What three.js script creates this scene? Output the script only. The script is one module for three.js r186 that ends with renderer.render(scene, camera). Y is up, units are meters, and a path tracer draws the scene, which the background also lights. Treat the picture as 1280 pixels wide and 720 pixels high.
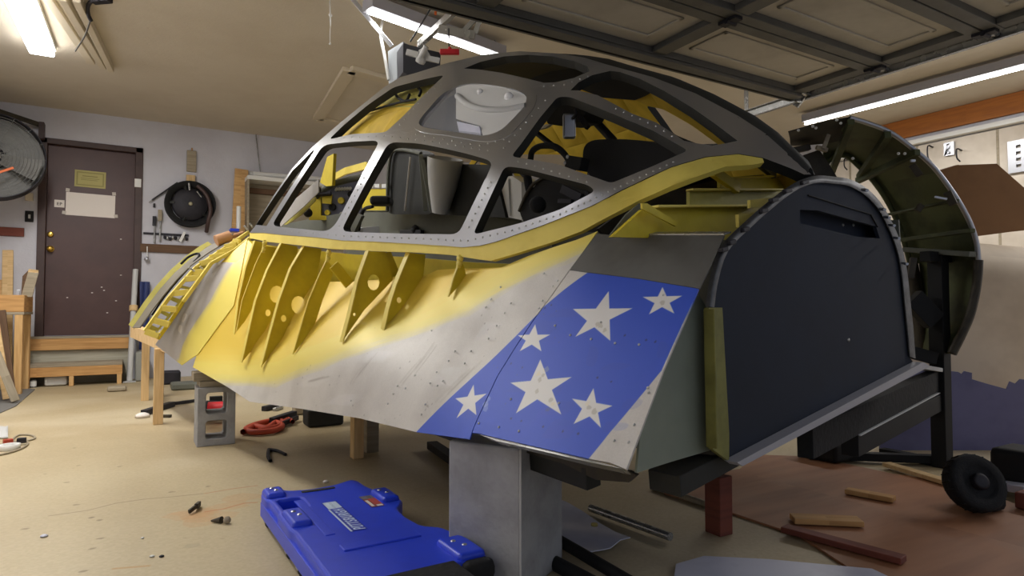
import * as THREE from 'three';
import { RoundedBoxGeometry } from 'three/addons/geometries/RoundedBoxGeometry.js';
import { mergeGeometries, mergeVertices, toCreasedNormals } from 'three/addons/utils/BufferGeometryUtils.js';
import { RectAreaLightUniformsLib } from 'three/addons/lights/RectAreaLightUniformsLib.js';

// ---------------------------------------------------------------- camera, sky, exposure
const V = (x, y, z) => new THREE.Vector3(x, y, z);
const scene = new THREE.Scene();
const FOCAL = 800, EYE = 0.78, PITCH = Math.atan(27 / 800), YAW = 30.5 * Math.PI / 180;
const FWD = V(Math.sin(YAW) * Math.cos(PITCH), Math.sin(PITCH), -Math.cos(YAW) * Math.cos(PITCH));
const RIGHT = V(Math.cos(YAW), 0, Math.sin(YAW)), UPV = RIGHT.clone().cross(FWD), CAM = V(0, EYE, 0);
const camera = new THREE.PerspectiveCamera(2 * Math.atan(360 / FOCAL) * 180 / Math.PI, 1280 / 720, 0.05, 60);
camera.position.copy(CAM); camera.up.set(0, 1, 0); camera.lookAt(CAM.clone().add(FWD)); scene.add(camera);
const renderer = new THREE.WebGLRenderer({ antialias: true });
renderer.toneMapping = THREE.LinearToneMapping;
renderer.toneMappingExposure = 1.15;
renderer.shadowMap.enabled = true;
scene.background = new THREE.Color(0.3, 0.33, 0.4);      // dusk outside the open garage doorway
RectAreaLightUniformsLib.init();
// every lamp: [start, end, width, radiance] of the glowing strip; the fixtures are built further down around them
const LAMP_TINT = 0xfaf8f5;
const LAMPS = {
  left: { a: V(-0.69, 2.865, -6.42), b: V(-0.74, 2.865, -4.02), w: 0.17, power: 50 },
  left_near: { a: V(-1.15, 2.865, -2.9), b: V(-1.15, 2.865, -0.5), w: 0.17, power: 40 },
  middle: { a: V(1.33, 2.79, -4.2), b: V(2.53, 2.79, -4.47), w: 0.032, power: 130 },
  right: { a: V(6.32, 2.8, -4.38), b: V(6.45, 2.8, -1.98), w: 0.026, power: 175 },
  right_near: { a: V(6.4, 2.8, -1.75), b: V(6.45, 2.8, 0.1), w: 0.026, power: 310 },
};
for (const k in LAMPS) {
  const { a, b, w, power } = LAMPS[k], d = b.clone().sub(a), l = new THREE.RectAreaLight(LAMP_TINT, power, d.length(), w);
  l.name = 'area_light'; l.position.copy(a).add(b).multiplyScalar(0.5); l.position.y -= 0.012;
  const x = d.clone().normalize(), z = V(0, 1, 0), y = z.clone().cross(x);   // the light shines along -z, straight down
  l.quaternion.setFromRotationMatrix(new THREE.Matrix4().makeBasis(x, y, z)); scene.add(l);
}

// ---------------------------------------------------------------- helpers
const taken = {};
function numbered(n) { const k = taken[n] = (taken[n] ?? -1) + 1; return k ? n + '_' + String(k).padStart(3, '0') : n; }
let seed = 7;
const rnd = (a = 0, b = 1) => { seed = (seed * 1664525 + 1013904223) >>> 0; return a + (b - a) * seed / 4294967296; };
const pick = (l) => l[Math.floor(rnd(0, l.length - 1e-6))];
const ray = (x, y) => FWD.clone().addScaledVector(RIGHT, (x - 640) / FOCAL).addScaledVector(UPV, -(y - 360) / FOCAL);
const at = (x, y, d) => CAM.clone().addScaledVector(ray(x, y), d);
function hit(x, y, n, p0) { const r = ray(x, y); return CAM.clone().addScaledVector(r, p0.clone().sub(CAM).dot(n) / r.dot(n)); }
const onY = (x, y, h = 0) => hit(x, y, V(0, 1, 0), V(0, h, 0));
const onX = (x, y, h) => hit(x, y, V(1, 0, 0), V(h, 0, 0));
const onZ = (x, y, h) => hit(x, y, V(0, 0, 1), V(0, 0, h));
const tris = (g) => g.index ? g.toNonIndexed() : g;
function merged(list) {
  const l = list.map((g) => { const t = tris(g); if (!t.attributes.uv) t.setAttribute('uv', new THREE.BufferAttribute(new Float32Array(t.attributes.position.count * 2), 2)); for (const k of Object.keys(t.attributes)) if (!['position', 'normal', 'uv'].includes(k)) t.deleteAttribute(k); return t; });
  return l.length === 1 ? l[0] : mergeGeometries(l);
}
function boxUV(g) {                                             // uv in metres, by the axis each face looks along
  g = tris(g); if (!g.attributes.normal) g.computeVertexNormals();
  const p = g.attributes.position, uv = new Float32Array(p.count * 2), a = V(), b = V(), c = V();
  for (let i = 0; i < p.count; i += 3) {
    a.fromBufferAttribute(p, i); b.fromBufferAttribute(p, i + 1); c.fromBufferAttribute(p, i + 2);
    const n = b.clone().sub(a).cross(c.clone().sub(a)), ax = Math.abs(n.x), ay = Math.abs(n.y), az = Math.abs(n.z);
    [a, b, c].forEach((q, k) => { const u = ay >= ax && ay >= az ? [q.x, q.z] : ax >= az ? [q.z, q.y] : [q.x, q.y]; uv[(i + k) * 2] = u[0]; uv[(i + k) * 2 + 1] = u[1]; });
  }
  g.setAttribute('uv', new THREE.BufferAttribute(uv, 2)); return g;
}
function obj(name, geos, mat, parent) {
  const g = merged(Array.isArray(geos) ? geos : [geos]), m = new THREE.Mesh(g, mat);
  m.castShadow = m.receiveShadow = true;
  m.name = parent ? name : numbered(name); (parent || scene).add(m); return m;
}
function thing(name, label, category, group) {
  const o = new THREE.Group(); o.name = numbered(name); scene.add(o); o.userData = { label, category };
  if (group) o.userData.group = group; return o;
}
function single(name, label, category, geos, mat, group) {
  const m = obj(name, geos, mat); m.userData = { label, category }; if (group) m.userData.group = group; return settle(m);
}
function settle(o) {                                            // moves a thing's origin to its base
  const b = new THREE.Box3().setFromObject(o), c = b.getCenter(V()); c.y = b.min.y;
  if (o.isMesh) { o.geometry.translate(-c.x, -c.y, -c.z); o.position.copy(c); } else { for (const k of o.children) k.position.sub(c); o.position.copy(c); }
  return o;
}
function struct(name, geos, mat, parent) { const m = obj(name, geos, mat, parent); if (!parent) m.userData.kind = 'structure'; return m; }
const box = (x0, x1, y0, y1, z0, z1) => boxUV(new THREE.BoxGeometry(x1 - x0, y1 - y0, z1 - z0).translate((x0 + x1) / 2, (y0 + y1) / 2, (z0 + z1) / 2));
function rbox(x0, x1, y0, y1, z0, z1, r = 0.006) {
  r = Math.min(r, (x1 - x0) / 2.2, (y1 - y0) / 2.2, (z1 - z0) / 2.2);
  return boxUV(new RoundedBoxGeometry(x1 - x0, y1 - y0, z1 - z0, 1, r).translate((x0 + x1) / 2, (y0 + y1) / 2, (z0 + z1) / 2));
}
function basis(dir, hint = V(0, 1, 0)) {                        // x along dir, y nearest to hint
  const x = dir.clone().normalize(); let y = hint.clone().addScaledVector(x, -hint.dot(x));
  if (y.lengthSq() < 1e-6) y = V(1, 0, 0).addScaledVector(x, -x.x); y.normalize();
  return new THREE.Matrix4().makeBasis(x, y, x.clone().cross(y));
}
function bar(a, b, h, w, hint, r = 0.003) {                     // a bar from a to b, h high along hint, w wide
  const d = b.clone().sub(a), l = d.length();
  const g = boxUV(r > 0 ? new RoundedBoxGeometry(l, h, w, 1, Math.min(r, h / 2.2, w / 2.2)) : new THREE.BoxGeometry(l, h, w));
  return g.applyMatrix4(basis(d, hint)).translate((a.x + b.x) / 2, (a.y + b.y) / 2, (a.z + b.z) / 2);
}
const rod = (a, b, r0, r1 = r0, n = 12) => { const d = b.clone().sub(a); return new THREE.CylinderGeometry(r1, r0, d.length(), n).applyMatrix4(new THREE.Matrix4().makeRotationZ(-Math.PI / 2)).applyMatrix4(basis(d)).translate((a.x + b.x) / 2, (a.y + b.y) / 2, (a.z + b.z) / 2); };
const tube = (pts, r, n = 8, seg = pts.length * 6, closed = false) => new THREE.TubeGeometry(new THREE.CatmullRomCurve3(pts, closed, 'centripetal'), seg, r, n, closed);
const ball = (p, r, n = 10) => new THREE.SphereGeometry(r, n, Math.ceil(n * 0.7)).translate(p.x, p.y, p.z);
function lathe(profile, a, dir, n = 24) {                        // profile [[radius, height]...] turned about dir from a
  const y = dir.clone().normalize(), x = Math.abs(y.y) > 0.9 ? V(1, 0, 0) : V(0, 1, 0); x.addScaledVector(y, -x.dot(y)).normalize();
  return new THREE.LatheGeometry(profile.map(([r, h]) => new THREE.Vector2(r, h)), n).applyMatrix4(new THREE.Matrix4().makeBasis(x, y, x.clone().cross(y))).translate(a.x, a.y, a.z);
}
function rounded(pts, r, n = 4) {                               // an outline [x, y] with its corners rounded
  const out = [], N = pts.length;
  for (let i = 0; i < N; i++) {
    const p = pts[i], a = pts[(i + N - 1) % N], b = pts[(i + 1) % N], la = Math.hypot(a[0] - p[0], a[1] - p[1]), lb = Math.hypot(b[0] - p[0], b[1] - p[1]);
    const ta = Math.min(r, la * 0.45) / la, tb = Math.min(r, lb * 0.45) / lb, A = [p[0] + (a[0] - p[0]) * ta, p[1] + (a[1] - p[1]) * ta], B = [p[0] + (b[0] - p[0]) * tb, p[1] + (b[1] - p[1]) * tb];
    for (let k = 0; k <= n; k++) { const t = k / n, s = 1 - t; out.push([s * s * A[0] + 2 * s * t * p[0] + t * t * B[0], s * s * A[1] + 2 * s * t * p[1] + t * t * B[1]]); }
  }
  return out;
}
function slab(pts, thick, holes = []) {                         // a flat plate through coplanar points, thickened by a vector
  const o = pts[0], n = V(), N = pts.length;
  for (let i = 0; i < N; i++) n.add(pts[i].clone().sub(o).cross(pts[(i + 1) % N].clone().sub(o)));
  n.normalize(); const X = pts[1].clone().sub(o); X.addScaledVector(n, -X.dot(n)).normalize(); const Y = n.clone().cross(X);
  const flat = (l) => l.map((p) => new THREE.Vector2(p.clone().sub(o).dot(X), p.clone().sub(o).dot(Y)));
  const c = flat(pts), hs = holes.map(flat), f = THREE.ShapeUtils.triangulateShape(c.slice(), hs.map((h) => h.slice()));
  const all = [pts, ...holes].flat(), pos = [], up = n.dot(thick) > 0;
  const tri = (a, b, d) => { for (const q of [a, b, d]) pos.push(q.x, q.y, q.z); };
  for (const [i, j, k] of f) {
    const a = all[i], b = all[j], d = all[k], s = b.clone().sub(a).cross(d.clone().sub(a)).dot(thick) < 0;
    s ? tri(a, b, d) : tri(a, d, b);
    const A = a.clone().add(thick), B = b.clone().add(thick), D = d.clone().add(thick); s ? tri(A, D, B) : tri(A, B, D);
  }
  [c, ...hs].forEach((l, w) => {
    const src = w ? holes[w - 1] : pts, ccw = THREE.ShapeUtils.area(l) > 0, outward = (w === 0) === ccw;
    for (let i = 0; i < src.length; i++) {
      const a = src[i], b = src[(i + 1) % src.length], A = a.clone().add(thick), B = b.clone().add(thick);
      (outward === up) ? (tri(a, b, B), tri(a, B, A)) : (tri(a, B, b), tri(a, A, B));
    }
  });
  const g = new THREE.BufferGeometry(); g.setAttribute('position', new THREE.Float32BufferAttribute(pos, 3)); g.computeVertexNormals(); return boxUV(g);
}
function sheet(rows, thick, uvf) {                               // a smooth sheet through a grid of points, given a thickness along its normals
  const R = rows.length, C = rows[0].length, idx = [], pos = rows.flat();
  for (let r = 0; r + 1 < R; r++) for (let c = 0; c + 1 < C; c++) { const a = r * C + c; idx.push(a, a + 1, a + C, a + 1, a + C + 1, a + C); }
  return thicken(pos, idx, thick, uvf);
}
function thicken(pos, idx, thick, uvf, normals) {
  const n = pos.map(() => V()), edge = new Map();
  for (let i = 0; i < idx.length; i += 3) {
    const [a, b, c] = [idx[i], idx[i + 1], idx[i + 2]], k = pos[b].clone().sub(pos[a]).cross(pos[c].clone().sub(pos[a])); n[a].add(k); n[b].add(k); n[c].add(k);
    for (const [p, q] of [[a, b], [b, c], [c, a]]) edge.set(p + ',' + q, [p, q]);
  }
  n.forEach((k, i) => normals ? k.copy(normals[i]) : k.normalize());
  const inn = pos.map((p, i) => p.clone().addScaledVector(n[i], -thick));
  const make = (P, I, N) => {
    const g = new THREE.BufferGeometry(); g.setAttribute('position', new THREE.Float32BufferAttribute(P.flatMap((p) => [p.x, p.y, p.z]), 3)); g.setIndex(I);
    if (N) g.setAttribute('normal', new THREE.Float32BufferAttribute(N.flatMap((p) => [p.x, p.y, p.z]), 3)); else g.computeVertexNormals();
    if (uvf) g.setAttribute('uv', new THREE.Float32BufferAttribute(P.flatMap(uvf), 2));
    const t = g.toNonIndexed(); return uvf ? t : boxUV(t);
  };
  const wall = [], wi = [];
  for (const [k, [a, b]] of edge) if (!edge.has(b + ',' + a)) { const i = wall.length; wall.push(pos[a], pos[b], inn[b], inn[a]); wi.push(i, i + 2, i + 1, i, i + 3, i + 2); }
  const rev = []; for (let i = 0; i < idx.length; i += 3) rev.push(idx[i], idx[i + 2], idx[i + 1]);
  return { outer: make(pos, idx, n), inner: make(inn, rev, n.map((k) => k.clone().negate())), rim: make(wall, wi) };
}
const whole = (s) => merged([s.outer, s.inner, s.rim]);

// ---------------------------------------------------------------- textures and materials
function hash(x, y, s) { let h = Math.imul(x, 374761393) + Math.imul(y, 668265263) + Math.imul(s, 974634341); h = Math.imul(h ^ (h >>> 13), 1274126177); return ((h ^ (h >>> 16)) >>> 0) / 4294967296; }
function noise(x, y, per, s) {
  const xi = Math.floor(x), yi = Math.floor(y), fx = x - xi, fy = y - yi, u = fx * fx * (3 - 2 * fx), v = fy * fy * (3 - 2 * fy), w = (k) => ((k % per) + per) % per;
  const a = hash(w(xi), w(yi), s), b = hash(w(xi + 1), w(yi), s), c = hash(w(xi), w(yi + 1), s), d = hash(w(xi + 1), w(yi + 1), s);
  return a + (b - a) * u + (c - a) * v + (a - b - c + d) * u * v;
}
const fbm = (x, y, per, s, o = 4) => { let t = 0, a = 0.5, n = 0; for (let i = 0; i < o; i++) { t += a * noise(x, y, per, s + i); n += a; x *= 2; y *= 2; per *= 2; a /= 2; } return t / n; };
function dataTexture(size, f, srgb = true, rep = 1) {
  const d = new Uint8Array(size * size * 4);
  for (let y = 0; y < size; y++) for (let x = 0; x < size; x++) { const c = f(x / size, y / size); for (let k = 0; k < 3; k++) d[(y * size + x) * 4 + k] = Math.max(0, Math.min(255, Math.round(c[k]))); d[(y * size + x) * 4 + 3] = 255; }
  const t = new THREE.DataTexture(d, size, size); t.wrapS = t.wrapT = THREE.RepeatWrapping; t.magFilter = THREE.LinearFilter; t.minFilter = THREE.LinearMipmapLinearFilter; t.generateMipmaps = true;
  if (srgb) t.colorSpace = THREE.SRGBColorSpace; t.repeat.set(rep, rep); t.needsUpdate = true; return t;
}
const mixc = (a, b, t) => a.map((v, i) => v + (b[i] - v) * t);
const hex = (h) => [h >> 16, h >> 8 & 255, h & 255];
const mottled = (size, base, dark, amount, freq, s, rep, srgb = true) => dataTexture(size, (u, v) => { const t = fbm(u * freq, v * freq, freq, s, 5), f = fbm(u * freq * 6, v * freq * 6, freq * 6, s + 9, 2); return mixc(hex(base), hex(dark), Math.max(0, Math.min(1, (t - 0.35) * 1.6 * amount + (f - 0.5) * 0.35 * amount))); }, srgb, rep);
const std = (o) => new THREE.MeshStandardMaterial(o);
const grey = (size, freq, s, lo, hi, rep) => dataTexture(size, (u, v) => { const t = fbm(u * freq, v * freq, freq, s, 4), k = 255 * (lo + (hi - lo) * t); return [k, k, k]; }, false, rep);
const roughA = grey(256, 8, 3, 0.25, 0.75, 2), bumpA = grey(256, 24, 5, 0, 1, 3);
const woodTex = (base, dark, s) => dataTexture(256, (u, v) => { const g = fbm(u * 3, v * 40, 40, s, 3) * 0.6 + noise(u * 8, v * 96, 96, s + 4) * 0.4, k = noise(u * 4, v * 5, 5, s + 7); return mixc(hex(base), hex(dark), Math.max(0, (g - 0.3) * 1.1 + Math.max(0, k - 0.85) * 1.5)); }, true, 1.2);
const woodV = (base, dark, s) => { const t = woodTex(base, dark, s); t.rotation = Math.PI / 2; return t; };
const M = {};
M.wall = std({ map: mottled(512, 0xc4c4cb, 0xb4b2b8, 0.7, 6, 11, 0.5), roughness: 0.9, bumpMap: bumpA, bumpScale: 0.001 });
M.ceiling = std({ map: mottled(512, 0xcac1b0, 0xbcb19f, 0.7, 5, 21, 0.4), roughness: 0.95, bumpMap: bumpA, bumpScale: 0.001 });
M.ceilingTrim = std({ color: 0xcabfa9, roughness: 0.85 });
M.doorBrown = std({ map: mottled(256, 0x4c3330, 0x3f2927, 0.8, 5, 31, 1), roughness: 0.5 });
M.doorFrame = std({ map: mottled(256, 0x43302c, 0x362522, 0.8, 6, 33, 1.5), roughness: 0.55 });
M.brass = std({ color: 0xd8b455, metalness: 1, roughness: 0.28 });
M.paper = std({ color: 0xe0d8d0, roughness: 0.85 });
M.tape = std({ color: 0xb9b0a4, roughness: 0.5 });
M.wood = std({ map: woodTex(0xc89a60, 0x9a6c3a, 41), roughness: 0.75 });
M.woodV = std({ map: woodV(0xd4ac74, 0xa87c48, 42), roughness: 0.75 });
M.woodPale = std({ map: woodV(0xd9b988, 0xb4905c, 43), roughness: 0.8 });
M.woodGrey = std({ map: woodTex(0xa09580, 0x7c715e, 44), roughness: 0.85 });
M.woodDark = std({ map: woodTex(0x6a4f38, 0x43301f, 45), roughness: 0.8 });
M.woodOrange = std({ map: woodTex(0xb06a24, 0x8a4e18, 46), roughness: 0.6 });
M.woodRed = std({ map: woodTex(0x7a3d2c, 0x5a2a20, 47), roughness: 0.7 });
M.aluminium = std({ color: 0xb4b5b7, metalness: 0.85, roughness: 0.36, roughnessMap: grey(256, 10, 51, 0.8, 1, 3) });
M.aluBar = std({ color: 0xb8bac0, metalness: 0.85, roughness: 0.35 });
M.liner = std({ map: mottled(256, 0x22231f, 0x151613, 1, 6, 52, 2), roughness: 0.7 });
M.black = std({ color: 0x060607, roughness: 0.75 });
M.rubber = std({ color: 0x131314, roughness: 0.85, bumpMap: bumpA, bumpScale: 0.002 });
M.darkMetal = std({ map: mottled(256, 0x26242a, 0x17161a, 1, 6, 53, 2), roughness: 0.6, metalness: 0.3 });
M.navy = std({ map: mottled(512, 0x131e30, 0x0e1624, 0.9, 5, 54, 0.9), roughness: 0.85 });
M.primer = std({ map: mottled(512, 0x5d5c58, 0x46443f, 1.0, 5, 55, 1.4), roughness: 0.6, metalness: 0.2 });
M.greenGrey = std({ map: mottled(256, 0x868d7e, 0x757b6d, 0.8, 4, 56, 1.2), roughness: 0.6 });
M.oliveStrip = std({ map: mottled(256, 0x7d7a3a, 0x5e5b26, 0.9, 8, 57, 2), roughness: 0.6 });
M.olive = std({ map: mottled(512, 0x555c38, 0x363a22, 1.2, 6, 58, 1.3), roughness: 0.6, metalness: 0.15 });
M.oliveDark = std({ map: mottled(256, 0x3a3324, 0x211c14, 1.2, 8, 59, 2), roughness: 0.65 });
M.yellow = std({ map: mottled(512, 0xd6c02a, 0xbaa21c, 0.8, 6, 61, 1.5), roughness: 0.55, bumpMap: bumpA, bumpScale: 0.0005 });
M.yellowPale = std({ map: mottled(512, 0xe3cf62, 0xcdb546, 0.8, 6, 62, 1.5), roughness: 0.55 });
M.greenYellow = std({ map: mottled(256, 0xc3b95a, 0xa59a40, 0.9, 6, 63, 1.5), roughness: 0.6 });
M.quilt = std({
  map: dataTexture(256, (u, v) => { const t = fbm(u * 6, v * 6, 6, 64, 4); return mixc([236, 200, 62], [196, 160, 30], Math.max(0, (t - 0.35) * 1.5)); }, true, 2.2), roughness: 0.7,
  bumpMap: dataTexture(256, (u, v) => { const k = 255 * (0.5 + 0.5 * Math.pow(Math.abs(Math.sin(u * Math.PI * 2) * Math.sin(v * Math.PI * 2)), 0.5)) * (0.7 + 0.3 * fbm(u * 5, v * 5, 5, 66, 3)); return [k, k, k]; }, false, 2.6), bumpScale: 0.02,
});
M.skinGrey = std({ map: mottled(256, 0xbdb9b2, 0xa5a09a, 0.8, 5, 67, 1.2), roughness: 0.5, metalness: 0.25 });
M.oliveGrey = std({ map: mottled(256, 0x63655a, 0x50524a, 0.8, 5, 68, 1.5), roughness: 0.6 });
M.plasticBlue = std({ map: mottled(256, 0x2745d8, 0x1f39c4, 0.6, 6, 71, 2), roughness: 0.38 });
M.concreteGrey = std({ map: mottled(512, 0xa3a3a3, 0x8a8988, 0.9, 7, 72, 2), roughness: 0.85, bumpMap: bumpA, bumpScale: 0.002 });
M.rivet = std({ color: 0xc6c6c2, metalness: 0.3, roughness: 0.4 });
M.galv = std({ color: 0x9b9b98, metalness: 0.6, roughness: 0.5, roughnessMap: roughA });
M.doorBack = std({ map: mottled(512, 0xc4beb2, 0xaaa498, 0.9, 5, 73, 0.8), roughness: 0.7 });
M.doorStile = std({ map: mottled(256, 0x65645f, 0x504f4a, 0.9, 6, 74, 1), roughness: 0.55, metalness: 0.3 });
M.cardboard = std({ map: mottled(256, 0x7d5936, 0x6b4a2c, 0.8, 5, 75, 1), roughness: 0.85 });
M.tan = std({ map: mottled(512, 0xd8c8b2, 0xbfae98, 1.0, 5, 76, 0.8), roughness: 0.7 });
M.tarp = std({ map: mottled(512, 0x6a6a90, 0x55557a, 1, 5, 77, 1), roughness: 0.55 });  // purple-grey of the added sheet that stands for cowling shade
M.peg = std({ map: mottled(512, 0xd2c8ba, 0xb8ac9c, 1.0, 5, 78, 0.7), roughness: 0.8 });
M.white = std({ color: 0xdcdcd8, roughness: 0.55 });
M.red = std({ color: 0xc01822, roughness: 0.45 });
M.orange = std({ color: 0xd06428, roughness: 0.5 });
M.redOrange = std({ map: mottled(128, 0xc0472a, 0x8c3018, 1, 8, 79, 3), roughness: 0.6 });
M.openerGrey = std({ color: 0x9fa5aa, roughness: 0.45 });
M.openerDark = std({ color: 0x3c3d44, roughness: 0.5 });
M.lightGrey = std({ color: 0xb9b9b7, roughness: 0.6 });
M.plywood = std({ map: dataTexture(512, (u, v) => { const g = fbm(u * 3, v * 24, 24, 81, 4), m = fbm(u * 4, v * 4, 4, 83, 4); return mixc(mixc([164, 112, 76], [128, 80, 50], Math.max(0, (g - 0.3) * 1.2)), [150, 118, 96], Math.max(0, (m - 0.5) * 1.6)); }, true, 0.8), roughness: 0.6 });
M.bluish = std({ map: mottled(256, 0xc6c8d8, 0xa6a8bc, 1, 4, 84, 1.5), roughness: 0.35 });
M.glow = std({ color: 0xffffff, emissive: LAMP_TINT, emissiveIntensity: 15, roughness: 0.6 });
M.fixture = std({ color: 0xa6a6ae, roughness: 0.5, metalness: 0.3 });
M.smoke = std({ map: mottled(256, 0x6c6b66, 0x565550, 1, 5, 85, 2), roughness: 0.5, transparent: true, opacity: 0.88 });
M.nosePanel = std({ map: mottled(256, 0x6c6455, 0x564f42, 1, 5, 86, 2), roughness: 0.6 });

// ---------------------------------------------------------------- the room
const X0 = -1.6, X1 = 7.57, Z0 = -8.4, Z1 = 0.35, H = 2.95;
function floorTexture() {
  const N = 2048, c = document.createElement('canvas'); c.width = c.height = N; const g = c.getContext('2d'), im = g.createImageData(N, N), base = [186, 171, 138], dust = [168, 149, 114], pale = [197, 184, 157];
  const big = [], B = 256; for (let y = 0; y < B; y++) for (let x = 0; x < B; x++) big.push([fbm(x / 40, y / 40, 4096, 91, 4), fbm(x / 17 + 50, y / 17, 4096, 95, 3)]);
  for (let y = 0; y < N; y++) for (let x = 0; x < N; x++) {
    const [p, q] = big[(y >> 3) * B + (x >> 3)], f = hash(x >> 1, y >> 1, 97), k = mixc(mixc(base, dust, Math.max(0, Math.min(1, (p - 0.35) * 2.4))), pale, Math.max(0, Math.min(1, (q - 0.5) * 2))), i = (y * N + x) * 4, s = (f - 0.5) * 9;
    im.data[i] = k[0] + s; im.data[i + 1] = k[1] + s; im.data[i + 2] = k[2] + s; im.data[i + 3] = 255;
  }
  g.putImageData(im, 0, 0);
  const W = X1 - X0, D = Z1 - Z0, at2 = (px, py) => { const p = onY(px, py); return [(p.x - X0) / W * N, (p.z - Z0) / D * N]; };
  const blot = (pts, col, r) => { g.fillStyle = col; for (const [x, y] of pts) { const [u, v] = at2(x, y); g.beginPath(); for (let k = 0; k < 9; k++) { const a = k / 9 * 6.283, q = r * rnd(0.6, 1.15); g.lineTo(u + Math.cos(a) * q * 1.3, v + Math.sin(a) * q); } g.fill(); } };
  const line = (pts, col, w) => { g.strokeStyle = col; g.lineWidth = w; g.beginPath(); pts.forEach(([x, y]) => g.lineTo(...at2(x, y))); g.stroke(); };
  blot([[245, 640], [260, 646], [236, 644], [252, 652]], 'rgba(196,130,70,0.16)', 17); blot([[300, 622], [285, 632]], 'rgba(196,120,60,0.14)', 16);
  line([[255, 640], [280, 636], [305, 629], [322, 628]], 'rgba(176,96,50,0.45)', 3); line([[255, 617], [290, 611], [322, 607]], 'rgba(166,98,60,0.4)', 3);
  line([[60, 645], [110, 638], [145, 629], [180, 624], [215, 621], [255, 617]], 'rgba(110,92,66,0.5)', 2); line([[140, 711], [165, 709], [188, 707]], 'rgba(176,128,70,0.5)', 3);
  blot([[98, 582], [83, 603], [95, 631], [125, 650], [126, 673], [105, 714], [150, 583], [215, 615], [32, 661], [115, 686]], 'rgba(96,82,58,0.5)', 2.4);
  blot([[240, 682]], 'rgba(130,124,104,0.22)', 6); blot([[93, 560], [260, 608], [114, 647]], 'rgba(80,66,48,0.6)', 2);
  for (let i = 0; i < 420; i++) { const u = rnd(0, N), v = rnd(0, N); g.fillStyle = 'rgba(90,74,52,' + rnd(0.08, 0.4) + ')'; g.beginPath(); g.ellipse(u, v, rnd(0.6, 2.4), rnd(0.6, 1.6), rnd(0, 3), 0, 6.3); g.fill(); }
  const t = new THREE.CanvasTexture(c); t.colorSpace = THREE.SRGBColorSpace; t.flipY = false; t.magFilter = THREE.LinearFilter; return t;
}
M.floor = std({ map: floorTexture(), roughness: 0.62, roughnessMap: grey(256, 6, 98, 0.7, 1.0, 6), bumpMap: bumpA, bumpScale: 0.0006 });
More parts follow.
